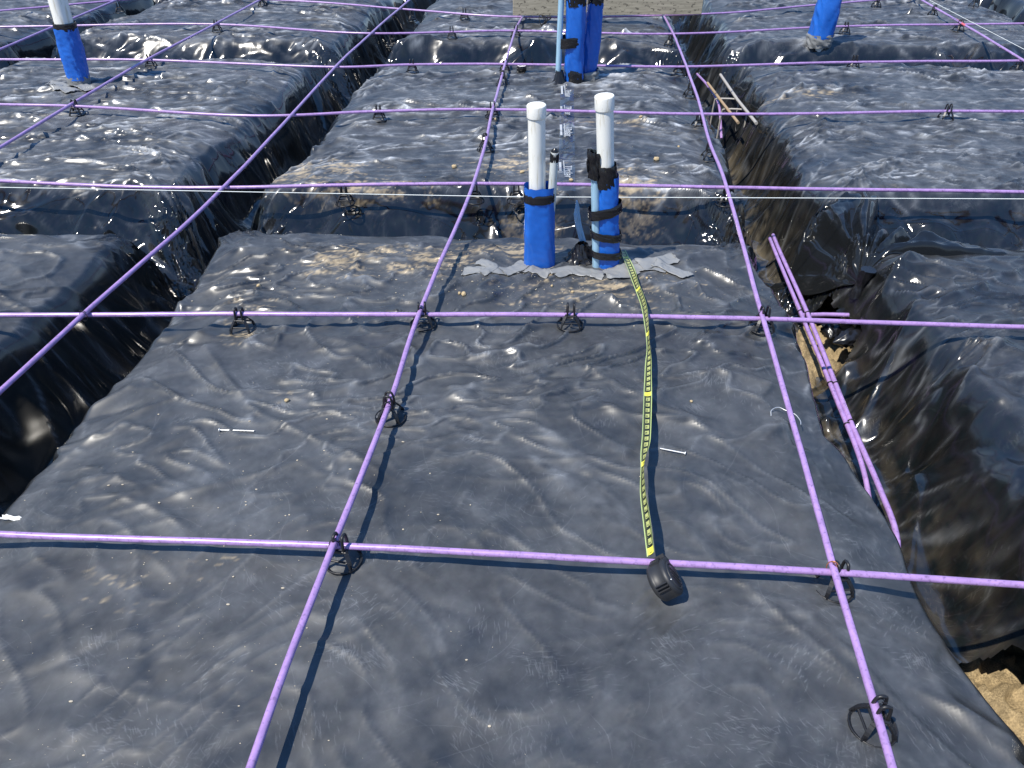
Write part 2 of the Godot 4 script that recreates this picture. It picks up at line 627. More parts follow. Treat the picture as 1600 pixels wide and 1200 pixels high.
func crease(x0: float, d0: float, ang: float, len: float, w: float, amp: float, bend := 0.0, sharp := true, white := 0.0):  # white: how strongly sun sheen is painted along the crest
	var ca := cos(ang)
	var sa := sin(ang)
	for b in 2:
		var xs := bx[b]
		var ds := bd[b]
		var nx := xs.size()
		var rx := absf(ca) * len * 0.5 + 4.0 * w + absf(bend) * len
		var rd := absf(sa) * len * 0.5 + 4.0 * w + absf(bend) * len
		var i0 := clampi(xs.bsearch(x0 - rx), 0, nx)
		var i1 := clampi(xs.bsearch(x0 + rx), 0, nx)
		var j0 := clampi(ds.bsearch(d0 - rd), 0, ds.size())
		var j1 := clampi(ds.bsearch(d0 + rd), 0, ds.size())
		if i0 >= i1 or j0 >= j1: continue
		var h := bh[b]
		var sheen := bsheen[b]
		var tv := bt[b]
		for j in range(j0, j1):
			var dd := ds[j] - d0
			for i in range(i0, i1):
				var dx := xs[i] - x0
				var l := (dx * ca + dd * sa) / (len * 0.5)
				if l < -1.0 or l > 1.0: continue
				var q := (-dx * sa + dd * ca) - bend * len * (l * l - 0.5)
				var t := absf(q) / w
				if t > 4.0: continue
				var f := 1.0 - l * l
				if white > 0.0: f *= lerpf(0.2, 1.0, tv[j * nx + i])
				h[j * nx + i] += amp * f * (exp(-(sqrt(t * t + 0.12) - 0.346) * 1.2) if sharp else exp(-t * t))
				if white > 0.0 and t < 1.2: sheen[j * nx + i] = maxf(sheen[j * nx + i], white * f * (1.0 - t / 1.2))
		bh[b] = h

func creases():
	var r := RandomNumberGenerator.new()
	r.seed = 913
	# loose pulls on the near pad
	for k in 240:
		var x := r.randf_range(-1.6, 0.95)
		var d := r.randf_range(0.7, 2.9)
		crease(x, d, r.randf_range(-0.5, 0.9), r.randf_range(0.08, 0.45), r.randf_range(0.010, 0.020), r.randf_range(0.002, 0.013) * (1.0 if r.randf() < 0.8 else -0.7) * smoothstep(0.2, 2.2, d), r.randf_range(-0.12, 0.12))
	# folds that the roll left: long, straight
	for k in [[-0.55, 1.62, 2.6, 0.7, 0.004], [0.0, 1.35, 0.75, 0.6, 0.003], [0.62, 1.0, -0.95, 0.7, 0.0035], [0.22, 0.95, 1.0, 0.7, 0.0028], [0.55, 0.86, 1.05, 0.5, 0.003], [0.35, 1.85, -0.75, 0.6, 0.004], [0.12, 1.55, 0.02, 0.5, 0.0035], [-0.9, 1.95, -0.95, 0.5, 0.006], [-0.75, 1.45, 0.45, 0.8, 0.004], [-0.2, 1.75, 0.0, 1.3, 0.003], [0.8, 0.8, -1.0, 0.7, 0.004]]:
		crease(k[0], k[1], k[2], k[3], 0.0115, k[4] * 1.9, 0.02)
	# long sideways gathers on the pads behind
	for k in 900:
		var x := r.randf_range(-4.4, 4.4)
		var d := r.randf_range(3.35, 8.2)
		if r.randf() < 0.35: d = r.randf_range(3.35, 5.4)
		var sc := clampf(d / 5.0, 0.75, 1.25)
		# beside the long trenches the pulls turn towards the drop
		var u := x - 0.085 * d
		var turn := 0.0
		for c in UC:
			var q := u - c
			if absf(q) < 0.75: turn = (0.9 if q > 0 else -0.7) * (1.0 - absf(q) / 0.75)
		var ang := r.randfn(0.12, 0.24) + turn
		var len := r.randf_range(0.18, 0.6)
		var w := r.randf_range(0.008, 0.013) * sc
		var amp := r.randf_range(0.008, 0.021) * sc
		crease(x, d, ang, len, w, amp, r.randf_range(-0.10, 0.10), true, r.randf_range(0.3, 1.6))
		# shorter pulls that fork from one end of it
		for m in r.randi_range(0, 3):
			var e := 1.0 if r.randf() < 0.5 else -1.0
			var a2 := ang + r.randf_range(0.25, 0.8) * (1.0 if r.randf() < 0.6 else -1.0)
			var l2 := len * r.randf_range(0.3, 0.7)
			var px := x + cos(ang) * len * 0.3 * e
			var pd := d + sin(ang) * len * 0.3 * e
			crease(px + cos(a2) * l2 * 0.4, pd + sin(a2) * l2 * 0.4, a2, l2, w * 0.9, amp * 0.8, r.randf_range(-0.1, 0.1), true, r.randf_range(0.2, 1.2))
	# right pad in front
	for k in 46:
		crease(r.randf_range(1.35, 2.6), r.randf_range(1.2, 2.8), r.randf_range(-0.9, 0.5), r.randf_range(0.15, 0.6), r.randf_range(0.012, 0.03), r.randf_range(0.004, 0.018), r.randf_range(-0.15, 0.15))
	# left pad in front
	for k in 40:
		crease(r.randf_range(-3.4, -1.55), r.randf_range(1.7, 2.9), r.randf_range(-1.2, 0.6), r.randf_range(0.15, 0.6), r.randf_range(0.012, 0.03), r.randf_range(0.004, 0.018), r.randf_range(-0.15, 0.15))
	# down the walls beside the long trenches
	for side in [[-1.66, -0.24, 30], [-1.66, 0.2, 50], [0.93, -0.2, 30], [0.93, 0.30, 14]]:
		for k in side[2]:
			var d := r.randf_range(0.6, 7.6)
			var u: float = side[0] + side[1] * r.randf_range(0.5, 1.7)
			crease(u + 0.085 * d, d, r.randfn(0.0, 0.5), r.randf_range(0.2, 0.6), r.randf_range(0.014, 0.035), r.randf_range(0.006, 0.022), r.randf_range(-0.2, 0.2))
	# folds over the front faces of the pads behind the cross trenches
	for vc in [3.11, 5.97]:
		for k in 80:
			var x := r.randf_range(-4.2, 4.0)
			var d: float = vc - 0.03 * x + r.randf_range(0.06, 0.26)
			crease(x, d, r.randfn(0.0, 0.55), r.randf_range(0.2, 0.7), r.randf_range(0.022, 0.05), r.randf_range(0.012, 0.042), r.randf_range(-0.2, 0.2))
	# sharp pulls and dents where the right pad slopes into the trench
	for k in 26:
		var d := r.randf_range(0.95, 2.75)
		crease(1.03 + 0.085 * d + r.randf_range(0.0, 0.34), d, r.randf_range(0.4, 2.4), r.randf_range(0.2, 0.55), r.randf_range(0.025, 0.055), r.randf_range(0.012, 0.04) * (1.0 if r.randf() < 0.7 else -1.0), r.randf_range(-0.15, 0.15))
	for k in [[1.155, 2.15, 1.66, 0.8, 0.03], [1.12, 1.55, 1.72, 0.9, 0.035], [1.17, 1.35, 1.62, 0.7, 0.03], [1.26, 1.75, 1.30, 0.7, 0.03], [1.20, 1.05, 1.75, 0.5, 0.03], [1.33, 2.25, 0.9, 0.55, 0.035], [1.36, 1.35, 1.2, 0.6, 0.025]]:
		crease(k[0], k[1], k[2], k[3], 0.02, k[4], r.randf_range(-0.05, 0.05))
	# radial gathers: [x, d, inner, outer, count, amp]
	for g in [[1.40, 2.74, 0.04, 0.6, 12, 0.02], [-2.77, 5.06, 0.07, 0.5, 16, 0.015], [0.44, 5.09, 0.1, 0.55, 18, 0.014], [2.33, 6.17, 0.08, 0.4, 14, 0.012], [0.24, 2.70, 0.12, 0.5, 18, 0.008], [-1.55, 3.25, 0.06, 0.45, 10, 0.012], [1.12, 3.28, 0.02, 0.35, 12, 0.018], [1.30, 4.2, 0.03, 0.6, 20, 0.016]]:
		for k in int(g[4]):
			var a: float = TAU * (k + r.randf() * 0.8) / g[4]
			var l: float = r.randf_range(0.45, 1.0) * (g[3] - g[2])
			var m: float = g[2] + l * 0.5
			crease(g[0] + cos(a) * m, g[1] + sin(a) * m, a, l, r.randf_range(0.008, 0.02), g[5] * r.randf_range(0.4, 1.0), r.randf_range(-0.06, 0.06))
	fan(1.40, 2.78, 0.12, 2.25, 8, 0.60, 0.02, 0.03, 601, 1.0)
	fan(1.36, 2.62, -1.5, 0.1, 5, 0.5, 0.035, 0.0, 602)
	fan(-1.56, 3.20, 1.3, 3.05, 7, 0.6, 0.045, 0.0, 603)
	fan(-1.40, 3.22, 0.1, 1.1, 4, 0.4, 0.035, 0.0, 604)
	fan(1.14, 3.22, 1.9, 3.05, 5, 0.45, 0.040, 0.0, 605)
	fan(-1.28, 6.02, 1.4, 3.0, 7, 0.6, 0.045, 0.0, 606)
	fan(1.43, 5.98, 0.2, 1.4, 6, 0.6, 0.045, 0.0, 607)
	# the sheet pushed up under the cables' chairs dips a little, and wind bellows
	for k in 60:
		crease(r.randf_range(-4, 4), r.randf_range(0.8, 7.5), r.randf() * PI, r.randf_range(0.4, 1.0), r.randf_range(0.05, 0.12), r.randf_range(-0.012, 0.014), 0.1, false)

# pleats that spread from one point, each wider as it runs out
func fan(x0: float, d0: float, a0: float, a1: float, count: int, r1: float, amp: float, pit: float, sd: int, keep := 0.3):
	var r := RandomNumberGenerator.new()
	r.seed = sd
	var hs := []
	var ls := []
	for k in count + 2:
		hs.append(r.randf_range(0.35, 1.0)); ls.append(r.randf_range(0.6, 1.0))
	var n := noise(sd, 3.0, 2)
	for b in 2:
		var xs := bx[b]
		var ds := bd[b]
		var nx := xs.size()
		var h := bh[b]
		var tv := bt[b]
		for j in range(clampi(ds.bsearch(d0 - r1), 0, ds.size()), clampi(ds.bsearch(d0 + r1), 0, ds.size())):
			for i in range(clampi(xs.bsearch(x0 - r1), 0, nx), clampi(xs.bsearch(x0 + r1), 0, nx)):
				var dx := xs[i] - x0
				var dd := ds[j] - d0
				var q := sqrt(dx * dx + dd * dd)
				h[j * nx + i] -= pit * exp(-q * q / 0.006)
				var a := atan2(dd, dx)
				if a < a0 or a > a1 or q > r1: continue
				var f := (a - a0) / (a1 - a0)
				var g := f * count + n.get_noise_2d(xs[i], ds[j]) * 0.3
				var m := clampi(int(floorf(g)), 0, count)
				var p: float = g - floorf(g)
				var tri: float = (p / 0.65 if p < 0.65 else (1.0 - p) / 0.35)
				var l: float = ls[m] * r1
				var env := smoothstep(0.0, 0.09, q) * (1.0 - smoothstep(l * 0.45, l, q)) * smoothstep(0.0, 0.08, f) * (1.0 - smoothstep(0.92, 1.0, f))
				env *= lerpf(keep, 1.0, tv[j * nx + i])
				h[j * nx + i] += amp * tri * hs[m] * env
				if keep > 0.9: tv[j * nx + i] *= smoothstep(0.3, 0.6, q)
		bh[b] = h
		bt[b] = tv

func sand_at(x: float, d: float, P: Array) -> float:
	var m := 0.0
	for p in P:
		var dx: float = (x - p[0]) / p[2]
		var dd: float = (d - p[1]) / p[3]
		var q := dx * dx + dd * dd
		if q < 1.0: m = maxf(m, (1.0 - q) * p[4])
	return m

func sheet_mesh():
	var nd := noise(81, 1.6, 4)
	var nf := noise(82, 9.0, 4)
	var ns := noise(83, 5.0, 5)
	var ncl := noise(84, 3.0, 3)
	var patches := [[-0.647, 2.69, 0.26, 0.2, 1.0], [-1.0, 3.66, 0.5, 0.22, 1.0], [-0.75, 3.45, 0.6, 0.14, 0.9], [-1.2, 3.83, 0.3, 0.12, 0.8], [0.0, 3.72, 0.42, 0.22, 0.8], [0.54, 3.38, 0.22, 0.42, 1.1], [0.06, 3.28, 0.26, 0.2, 1.1], [-0.33, 2.72, 0.3, 0.22, 1.0], [0.0, 2.82, 0.4, 0.2, 0.95], [-0.5, 2.8, 0.5, 0.15, 0.8], [0.37, 2.5, 0.14, 0.05, 1.1], [-0.69, 1.17, 0.14, 0.07, 0.40], [-0.95, 1.13, 0.2, 0.13, 0.40], [-0.95, 2.35, 0.16, 0.16, 0.62], [-0.66, 1.79, 0.07, 0.05, 0.6], [0.6, 4.3, 0.5, 0.2, 0.55], [1.75, 4.9, 0.5, 0.12, 0.8], [-0.919, 2.15, 0.1, 0.08, 0.8], [0.3, 2.45, 0.55, 0.2, 0.7]]
	var P := PackedVector3Array()
	var N := PackedVector3Array()
	var C := PackedColorArray()
	var T := PackedVector2Array()
	var T2 := PackedVector2Array()
	var I := PackedInt32Array()
	var rb: Array[PackedByteArray] = []
	for b in 2:
		var xs := bx[b]
		var ds := bd[b]
		var h := bh[b]
		var sv := bs[b]
		var sheen := bsheen[b]
		var tv := bt[b]
		var nx := xs.size()
		var nd_ := ds.size()
		var total := nx * nd_
		var nor := PackedVector3Array()
		nor.resize(total)
		var col := PackedColorArray()
		col.resize(total)
		var cls := PackedByteArray()
		cls.resize(total)
		for j in nd_:
			var jm := maxi(j - 1, 0)
			var jp := mini(j + 1, nd_ - 1)
			var d := ds[j]
			for i in nx:
				var im := maxi(i - 1, 0)
				var ip := mini(i + 1, nx - 1)
				var x := xs[i]
				var k := j * nx + i
				var gx := (h[j * nx + ip] - h[j * nx + im]) / (xs[ip] - xs[im])
				var gd := (h[jp * nx + i] - h[jm * nx + i]) / (ds[jp] - ds[jm])
				nor[k] = Vector3(-gx, 1.0, gd).normalized()
				var s := sv[k]
				var f := nf.get_noise_2d(x, d)
				var dn := nd.get_noise_2d(x, d)
				var top := clampf(tv[k] + f * 0.25 * (1.0 - absf(tv[k] * 2.0 - 1.0)), 0.0, 1.0)
				var steep := smoothstep(0.30, 0.9, sqrt(gx * gx + gd * gd))
				var dust := top * clampf(0.78 + dn * 0.45 + f * 0.26, 0.12, 1.5) * (1.0 - 0.6 * steep)
				if x > 1.25 and d < 3.0: dust *= 0.55
				var a := 0.010 + 0.058 * dust
				a += sheen[k] * lerpf(0.22, 0.46, smoothstep(2.9, 3.5, d)) * clampf(0.40 + f * 1.0 + dn * 0.5, 0.05, 1.0)  # crease crests lightened in the colour, as if catching the sun
				var cr := a * 0.95
				var cg := a
				var cb := a * 1.06
				# brownish silt on the lower walls and floor of the right trench
				if s > -0.12 and x > 0.8 and x < 1.7 and d < 5.0:
					var br := smoothstep(-0.12, 0.06, s) * clampf(0.20 + nf.get_noise_3d(x, h[k] * 1.3, d) * 0.9 + dn * 0.35, 0.0, 0.75) * 0.14
					if x - 0.085 * d > 1.02: br *= 0.35
					cr += br; cg += br * 0.83; cb += br * 0.55
				if d < 5.4:
					var sm := sand_at(x, d, patches)
					if sm > 0.0:
						var n := ns.get_noise_2d(x * 1.1, d * 4.0) * 0.7 + ns.get_noise_2d(x * 8.0, d * 11.0) * 0.5
						var q := smoothstep(0.42, 0.85, sm * 0.66 + n * 0.95 - 0.06) * 0.7
						q *= lerpf(0.25, 1.0, top)
						cr = lerpf(cr, 0.52, q); cg = lerpf(cg, 0.41, q); cb = lerpf(cb, 0.25, q)
				col[k] = Color(cr * 2.0, cg * 2.0, cb * 2.0)
				var c := clampf(dust * 0.75 + ncl.get_noise_2d(x, d) * 0.16, 0.0, 1.0)
				cls[k] = int(255.0 * (0.15 + 0.38 * smoothstep(0.02, 0.55, c) - (0.06 * smoothstep(2.6, 3.4, d))))
		rb.append(cls)
		var first := P.size()
		for j in nd_:
			var d := ds[j]
			for i in nx:
				var k := j * nx + i
				P.append(Vector3(xs[i], h[k], -d))
				T.append(Vector2((xs[i] + 5.0) / 10.0, d / 9.0))
				T2.append(Vector2(xs[i] * 0.83, -d * 0.83))
		N.append_array(nor)
		C.append_array(col)
		for j in nd_ - 1:
			var d := ds[j]
			for i in nx - 1:
				var k := j * nx + i
				if d < 3.0:
					var x := xs[i]
					if x > 0.9 and x < 1.6 and sv[k] > -0.03 and hole(x, d): continue
				k += first
				I.append(k); I.append(k + nx); I.append(k + nx + 1)
				I.append(k); I.append(k + nx + 1); I.append(k + 1)
	# how smooth the plastic is: clean where it hangs, dulled by dust on the tops
	var n := 1024
	var by := PackedByteArray()
	by.resize(n * n)
	for b in 2:
		var xs := bx[b]
		var ds := bd[b]
		var nx := xs.size()
		var ci := PackedInt32Array()
		for px in n: ci.append(clampi(xs.bsearch(px * 10.0 / n - 5.0), 0, nx - 1))
		for py in n:
			var d := py * 9.0 / n
			if (b == 0) != (d < 4.2): continue
			var row := clampi(ds.bsearch(d), 0, ds.size() - 1) * nx
			for px in n: by[py * n + px] = rb[b][row + ci[px]]
	var am := ArrayMesh.new()
	var arr := []
	arr.resize(Mesh.ARRAY_MAX)
	arr[Mesh.ARRAY_VERTEX] = P
	arr[Mesh.ARRAY_NORMAL] = N
	arr[Mesh.ARRAY_COLOR] = C
	arr[Mesh.ARRAY_TEX_UV] = T
	arr[Mesh.ARRAY_TEX_UV2] = T2
	arr[Mesh.ARRAY_INDEX] = I
	am.add_surface_from_arrays(Mesh.PRIMITIVE_TRIANGLES, arr)
	am.surface_set_material(0, sheet_mat(Image.create_from_data(n, n, false, Image.FORMAT_L8, by)))
	var o := put("plastic_sheet", am, null)
	tag(o, "wrinkled black plastic vapour barrier draped over soil pads and trenches", "plastic sheet")

func hole(x: float, d: float) -> bool:
	var w := 0.02 * sin(x * 37.0 + d * 23.0) + 0.012 * sin(x * 91.0 - d * 71.0)
	if d < 1.2 + w and x < 1.27 + w * 0.6 and x > 0.93: return d < 1.2 - maxf(0.0, 1.20 - x) * 0.9 + w * 0.5
	return x > 1.20 + w and x < 1.44 + w and d > 2.50 + w and d < 2.86 + w

# ------------------------------------------------------------------ cables
func run(xd: Array, hs: Variant, ext0: float, ext1: float) -> PackedVector3Array:
	var p := PackedVector3Array()
	for i in xd.size():
		p.append(V(xd[i][0], xd[i][1], hs[i] if hs is Array else hs))
	p.insert(0, p[0] + (p[0] - p[1]).normalized() * ext0)
	p.append(p[p.size() - 1] + (p[p.size() - 1] - p[p.size() - 2]).normalized() * ext1)
	return p

func cable(label: String, pts: PackedVector3Array, r := 0.008, group := "purple sheathed cables over the plastic") -> Node3D:
	var t := thing("purple_cable", label, "cable", Vector3.ZERO, 0.0, group)
	var path := spline(pts, 0.03)
	# hand-laid cable is never quite straight
	var n := noise(used["purple_cable"] * 13 + 5, 0.9, 2)
	for i in path.size():
		path[i] += Vector3(n.get_noise_2d(path[i].x * 1.2, path[i].z * 1.2) * 0.0035, n.get_noise_2d(path[i].z + 40.0, path[i].x) * 0.002, n.get_noise_2d(path[i].x + 9.0, path[i].z - 70.0) * 0.0035)
	put("sheath", tube(path, r, 18, 0.022), M.purple, t)
	return t

func tie(at: Vector3, parent: Node, m: Material, yaw := 0.0):
	# a twist of thin wire round both cables, with two cut ends
	var p := PackedVector3Array()
	for k in 15:
		var a := TAU * k / 13.0 + 0.6
		p.append(Vector3(cos(a) * 0.0118, sin(a) * 0.0185 - 0.007, (k - 7) * 0.0006))
	p.append(Vector3(-0.004, 0.019, 0.008)); p.append(Vector3(0.002, 0.024, 0.014))
	put("tie_wire", tube(p, 0.0012, 5), m, parent, at, Vector3(0, yaw, 0))

func cables():
	var c := []
	c.append(["purple cable running away at the far left edge, beyond the lone wrapped pipe", [[-3.63, 5.3], [-3.61, 5.754], [-3.529, 7.544]], 0.07])
	c.append(["purple cable running away past the foot of the far left wrapped pipe", [[-2.543, 3.762], [-2.513, 4.511], [-2.46, 5.473], [-2.35, 6.51], [-2.25, 7.544]], [0.07, 0.071, 0.071, 0.071, 0.07]])
	c.append(["purple cable running away above the dark left trench", [[-1.469, 1.756], [-1.419, 2.177], [-1.284, 3.185], [-1.156, 5.293], [-1.044, 6.443], [-0.914, 7.544]], 0.071])
	c.append(["purple cable running away left of the capped white pipes", [[-0.456, 0.674], [-0.438, 0.909], [-0.404, 1.184], [-0.349, 1.688], [-0.305, 2.198], [-0.164, 3.40], [-0.102, 4.451], [-0.042, 5.40], [0.030, 6.398], [0.072, 6.745], [0.12, 7.1]], [0.062, 0.064, 0.071, 0.058, 0.071, 0.071, 0.071, 0.071, 0.071, 0.066, 0.06]])
	c.append(["purple cable running away right of the capped white pipes, through the nearest chair", [[0.667, 0.674], [0.686, 0.86], [0.706, 1.119], [0.76, 1.564], [0.828, 2.185], [0.956, 3.30], [1.01, 3.90], [1.062, 4.40], [1.15, 5.36], [1.22, 6.3], [1.26, 7.046]], [0.056, 0.058, 0.071, 0.068, 0.071, 0.071, 0.06, 0.071, 0.071, 0.071, 0.066]])
	c.append(["purple cable with a red paint mark running away at the far right corner", [[3.75, 8.6], [3.654, 7.544], [3.566, 6.626], [3.441, 5.439]], 0.071])
	for e in c:
		var far_first: bool = e[1][0][1] > e[1][e[1].size() - 1][1]
		var t := cable(e[0], run(e[1], e[2], 0.2 if far_first else 0.5, 1.2 if far_first else 1.6), 0.008)
		var m: Material = M.black
		if "left of the capped" in e[0]:
			for q in [[-0.404, 1.184], [-0.305, 2.198], [-0.349, 1.688]]: tie(V(q[0], q[1], 0.072), t, m, 0.5)
		if "right of the capped" in e[0]:
			tie(V(0.706, 1.119, 0.072), t, M.copper, -0.6)
			tie(V(0.689, 0.80, 0.060), t, m, 0.1)
			tie(V(0.828, 2.185, 0.072), t, m, 0.4)
		if "above the dark left" in e[0]:
			tie(V(-1.419, 2.177, 0.072), t, M.black, 0.2)
		if "red paint" in e[0]:
			put("red_paint_mark", tube(PackedVector3Array([V(3.577, 6.72, 0.071), V(3.552, 6.50, 0.071)]), 0.00845, 16), M.red, t)
	var l := []
	l.append(["nearest purple cable crossing the picture, passing under the tape measure", [[-1.192, 1.228], [-0.738, 1.207], [-0.396, 1.191], [0.0, 1.167], [0.308, 1.144], [0.711, 1.114], [1.113, 1.08]]])
	l.append(["second purple crossing cable from the front, just before the grey tape patches", [[-1.713, 2.202], [-0.911, 2.206], [-0.311, 2.206], [0.193, 2.202], [0.829, 2.177], [1.672, 2.126]]])
	l.append(["third purple crossing cable from the front, beside the thin white string", [[-2.338, 3.369], [-1.723, 3.30], [-1.293, 3.294], [-0.752, 3.323], [-0.174, 3.338], [0.577, 3.316], [0.962, 3.294], [2.271, 3.243]]])
	l.append(["fourth purple crossing cable, passing behind the tops of the capped pipes", [[-2.957, 4.525], [-2.497, 4.489], [-1.422, 4.314], [-0.747, 4.394], [-0.127, 4.429], [1.038, 4.348], [1.793, 4.36], [2.436, 4.394], [2.887, 4.394]]])
	l.append(["fifth purple crossing cable, passing behind the tall blue wrapped pipes near the tape roll", [[-3.498, 5.535], [-2.464, 5.518], [-1.166, 5.336], [-0.664, 5.401], [-0.043, 5.417], [1.148, 5.352], [2.293, 5.467], [3.48, 5.501]]])
	l.append(["sixth purple crossing cable, just in front of the wooden plank", [[-4.035, 6.538], [-2.374, 6.63], [-1.175, 6.318], [-0.463, 6.361], [0.0, 6.404], [1.221, 6.296], [2.621, 6.561], [4.097, 6.653]]])
	l.append(["farthest purple crossing cable, disappearing behind the wooden plank", [[-2.136, 7.629], [-1.589, 7.483], [-0.878, 7.205], [0.0, 6.92], [1.61, 7.021], [2.641, 7.398], [3.291, 7.629]]])
	l.append(["purple crossing cable at the top left corner behind the leaning pipe", [[-4.364, 7.152], [-3.568, 7.6]]])
	for e in l:
		cable(e[0], run(e[1], 0.055, 1.4, 1.4))

# ------------------------------------------------------------------ cable chairs
func chair_proto() -> Node3D:
	var t := Node3D.new()
	var ring := []
	for k in 25:
		var a := TAU * k / 24.0
		var c := Vector3(cos(a), 0, sin(a))
		ring.append(PackedVector3Array([c * 0.0395, c * 0.0395 + Vector3(0, 0.0022, 0), c * 0.0425 + Vector3(0, 0.0024, 0), c * 0.0430 + Vector3(0, 0.0052, 0), c * 0.0452 + Vector3(0, 0.0052, 0), c * 0.0455]))
	put("base_ring", loft(ring, true, false), M.black, t)
	for sx in [-1, 1]:
		for sz in [-1, 1]:
			var p := spline(PackedVector3Array([Vector3(sx * 0.031, 0.002, sz * 0.030), Vector3(sx * 0.026, 0.024, sz * 0.024), Vector3(sx * 0.017, 0.042, sz * 0.013)]), 0.008)
			var lg := []
			for k in p.size() - 1: lg.append(bar(p[k], p[k + 1] + (p[k + 1] - p[k]) * 0.12, 0.0095, 0.0042))
			put("leg", join(lg), M.black, t)
	var sad := []
	for sx in [-1, 1]:
		sad.append(tube(PackedVector3Array([Vector3(sx * 0.017, 0.042, -0.014), Vector3(sx * 0.015, 0.0445, 0), Vector3(sx * 0.017, 0.042, 0.014)]), 0.0042, 6))
	for sz in [-1, 1]:
		sad.append(tube(PackedVector3Array([Vector3(-0.017, 0.042, sz * 0.013), Vector3(0.017, 0.042, sz * 0.013)]), 0.0042, 6))
		sad.append(tube(PackedVector3Array([Vector3(-0.027, 0.022, sz * 0.025), Vector3(0.027, 0.022, sz * 0.025)]), 0.0028, 5))
	put("saddle", join(sad), M.black, t)
	for sx in [-1, 1]:
		var p := spline(PackedVector3Array([Vector3(sx * 0.012, 0.042, 0.0125), Vector3(sx * 0.011, 0.062, 0.0118), Vector3(sx * 0.0105, 0.081, 0.008), Vector3(sx * 0.0105, 0.084, 0.0), Vector3(sx * 0.0105, 0.081, -0.008), Vector3(sx * 0.011, 0.062, -0.0118), Vector3(sx * 0.012, 0.042, -0.0125)]), 0.006)
		put("prong", tube(p, 0.0037, 6), M.black, t)
	return t

func chairs():
	var proto := chair_proto()
	var A := "where the nearest crossing cable meets "
	var lc := "long cable left of the pipes"
	var rc := "long cable right of the pipes"
	var list := [
		[0.689, 0.79, PI / 2, "nearest black chair, at the bottom right with its wide round base in view"],
		[0.728, 1.123, 0.1, A + rc],
		[-0.392, 1.191, -0.2, A + lc],
		[-0.349, 1.718, PI / 2 - 0.1, "under " + lc + " midway between its two nearest crossings"],
		[-0.301, 2.209, 0.1, "where the second crossing cable meets " + lc],
		[-0.915, 2.209, 0.0, "under the second crossing cable, left part of the near pad"],
		[0.196, 2.204, 0.0, "under the second crossing cable, midway between the two long cables"],
		[0.838, 2.185, 0.1, "where the second crossing cable meets " + rc],
		[-0.765, 3.325, 0.0, "under the third crossing cable, left of " + lc],
		[-0.172, 3.35, 0.1, "where the third crossing cable meets " + lc],
		[0.02, 3.35, 0.0, "under the third crossing cable, just left of the blue sleeve"],
		[0.975, 3.32, 0.0, "where the third crossing cable meets " + rc],
		[-0.138, 3.92, PI / 2, "under " + lc + " between the third and fourth crossings"],
		[1.006, 3.857, PI / 2, "under " + rc + " between the third and fourth crossings"],
		[-0.756, 4.41, 0.0, "under the fourth crossing cable, left of " + lc],
		[-0.111, 4.44, 0.1, "where the fourth crossing cable meets " + lc],
		[1.053, 4.36, 0.1, "where the fourth crossing cable meets " + rc],
		[2.46, 4.40, 0.0, "under the fourth crossing cable on the right hand pad"],
		[-2.515, 4.50, 0.1, "at the foot of the far left wrapped pipe"],
		[-0.06, 5.08, PI / 2, "under " + lc + " before the tape roll"],
		[1.12, 4.98, PI / 2, "under " + rc + " between the fourth and fifth crossings"],
		[-2.475, 5.53, 0.1, "where the fifth crossing cable meets the cable by the far left pipe"],
		[-0.672, 5.41, 0.0, "under the fifth crossing cable, left of the tape roll"],
		[-0.048, 5.43, 0.1, "where the fifth crossing cable meets " + lc],
		[1.115, 5.37, 0.0, "where the fifth crossing cable meets " + rc],
		[2.32, 5.48, 0.0, "under the fifth crossing cable on the right hand pad"],
		[3.46, 5.51, 0.2, "where the fifth crossing cable meets the red marked cable"],
		[-2.362, 6.63, 0.1, "where the sixth crossing cable meets the cable by the far left pipe"],
		[-0.465, 6.37, 0.0, "under the sixth crossing cable, right one of the pair left of the plank"],
		[-0.925, 6.35, 0.0, "under the sixth crossing cable, left one of the pair left of the plank"],
		[0.03, 6.41, 0.1, "where the sixth crossing cable meets " + lc],
		[1.215, 6.31, 0.2, "where the sixth crossing cable meets " + rc],
		[2.645, 6.57, 0.0, "under the sixth crossing cable, right of the blue pipe on the right"],
		[3.57, 6.62, 0.2, "where the sixth crossing cable meets the red marked cable"],
		[-0.86, 7.2, 0.2, "under the farthest crossing cable, left one of two"],
		[-0.40, 7.05, 0.2, "under the farthest crossing cable, right one of two, near the plank"],
		[3.62, 7.2, PI / 2, "under the red marked cable beyond the sixth crossing"],
		[4.2, 7.66, 0.3, "at the top right corner, outermost on the plastic"],
		[3.30, 7.63, 0.1, "at the top edge, left of the red marked cable"],
		[-2.25, 7.6, PI / 2, "at the top edge under the long cable by the far left pipe"],
		[-3.53, 7.55, 0.3, "at the top left corner under the far left cable"],
		[0.24, 6.75, 1.1, "lying loose in front of the plank, holding no cable"],
	]
	for e in list:
		var o: Node3D = proto.duplicate()
		o.name = numbered("cable_chair")
		add_child(o)
		var g := gy(e[0], e[1])
		o.position = V(e[0], e[1], clampf(g, -0.035, 0.012) + 0.001)
		o.rotation.y = e[2]
		if "loose" in e[3]: o.rotation.x = 1.2; o.position.y = g + 0.04
		var s: String = e[3]
		if not s.begins_with("nearest"): s = "black chair " + s
		if s.split(" ").size() > 16: print("long: ", s)
		tag(o, s, "cable chair", "black plastic chairs under the cables")
	proto.free()

# ------------------------------------------------------------------ pipes
func pipe_rings(a: Vector3, b: Vector3, r: float, n := 28, steps := 6) -> Array:
	var out := []
	for i in steps + 1:
		out.append(circle(a.lerp(b, float(i) / steps), b - a, r, n))
	return out

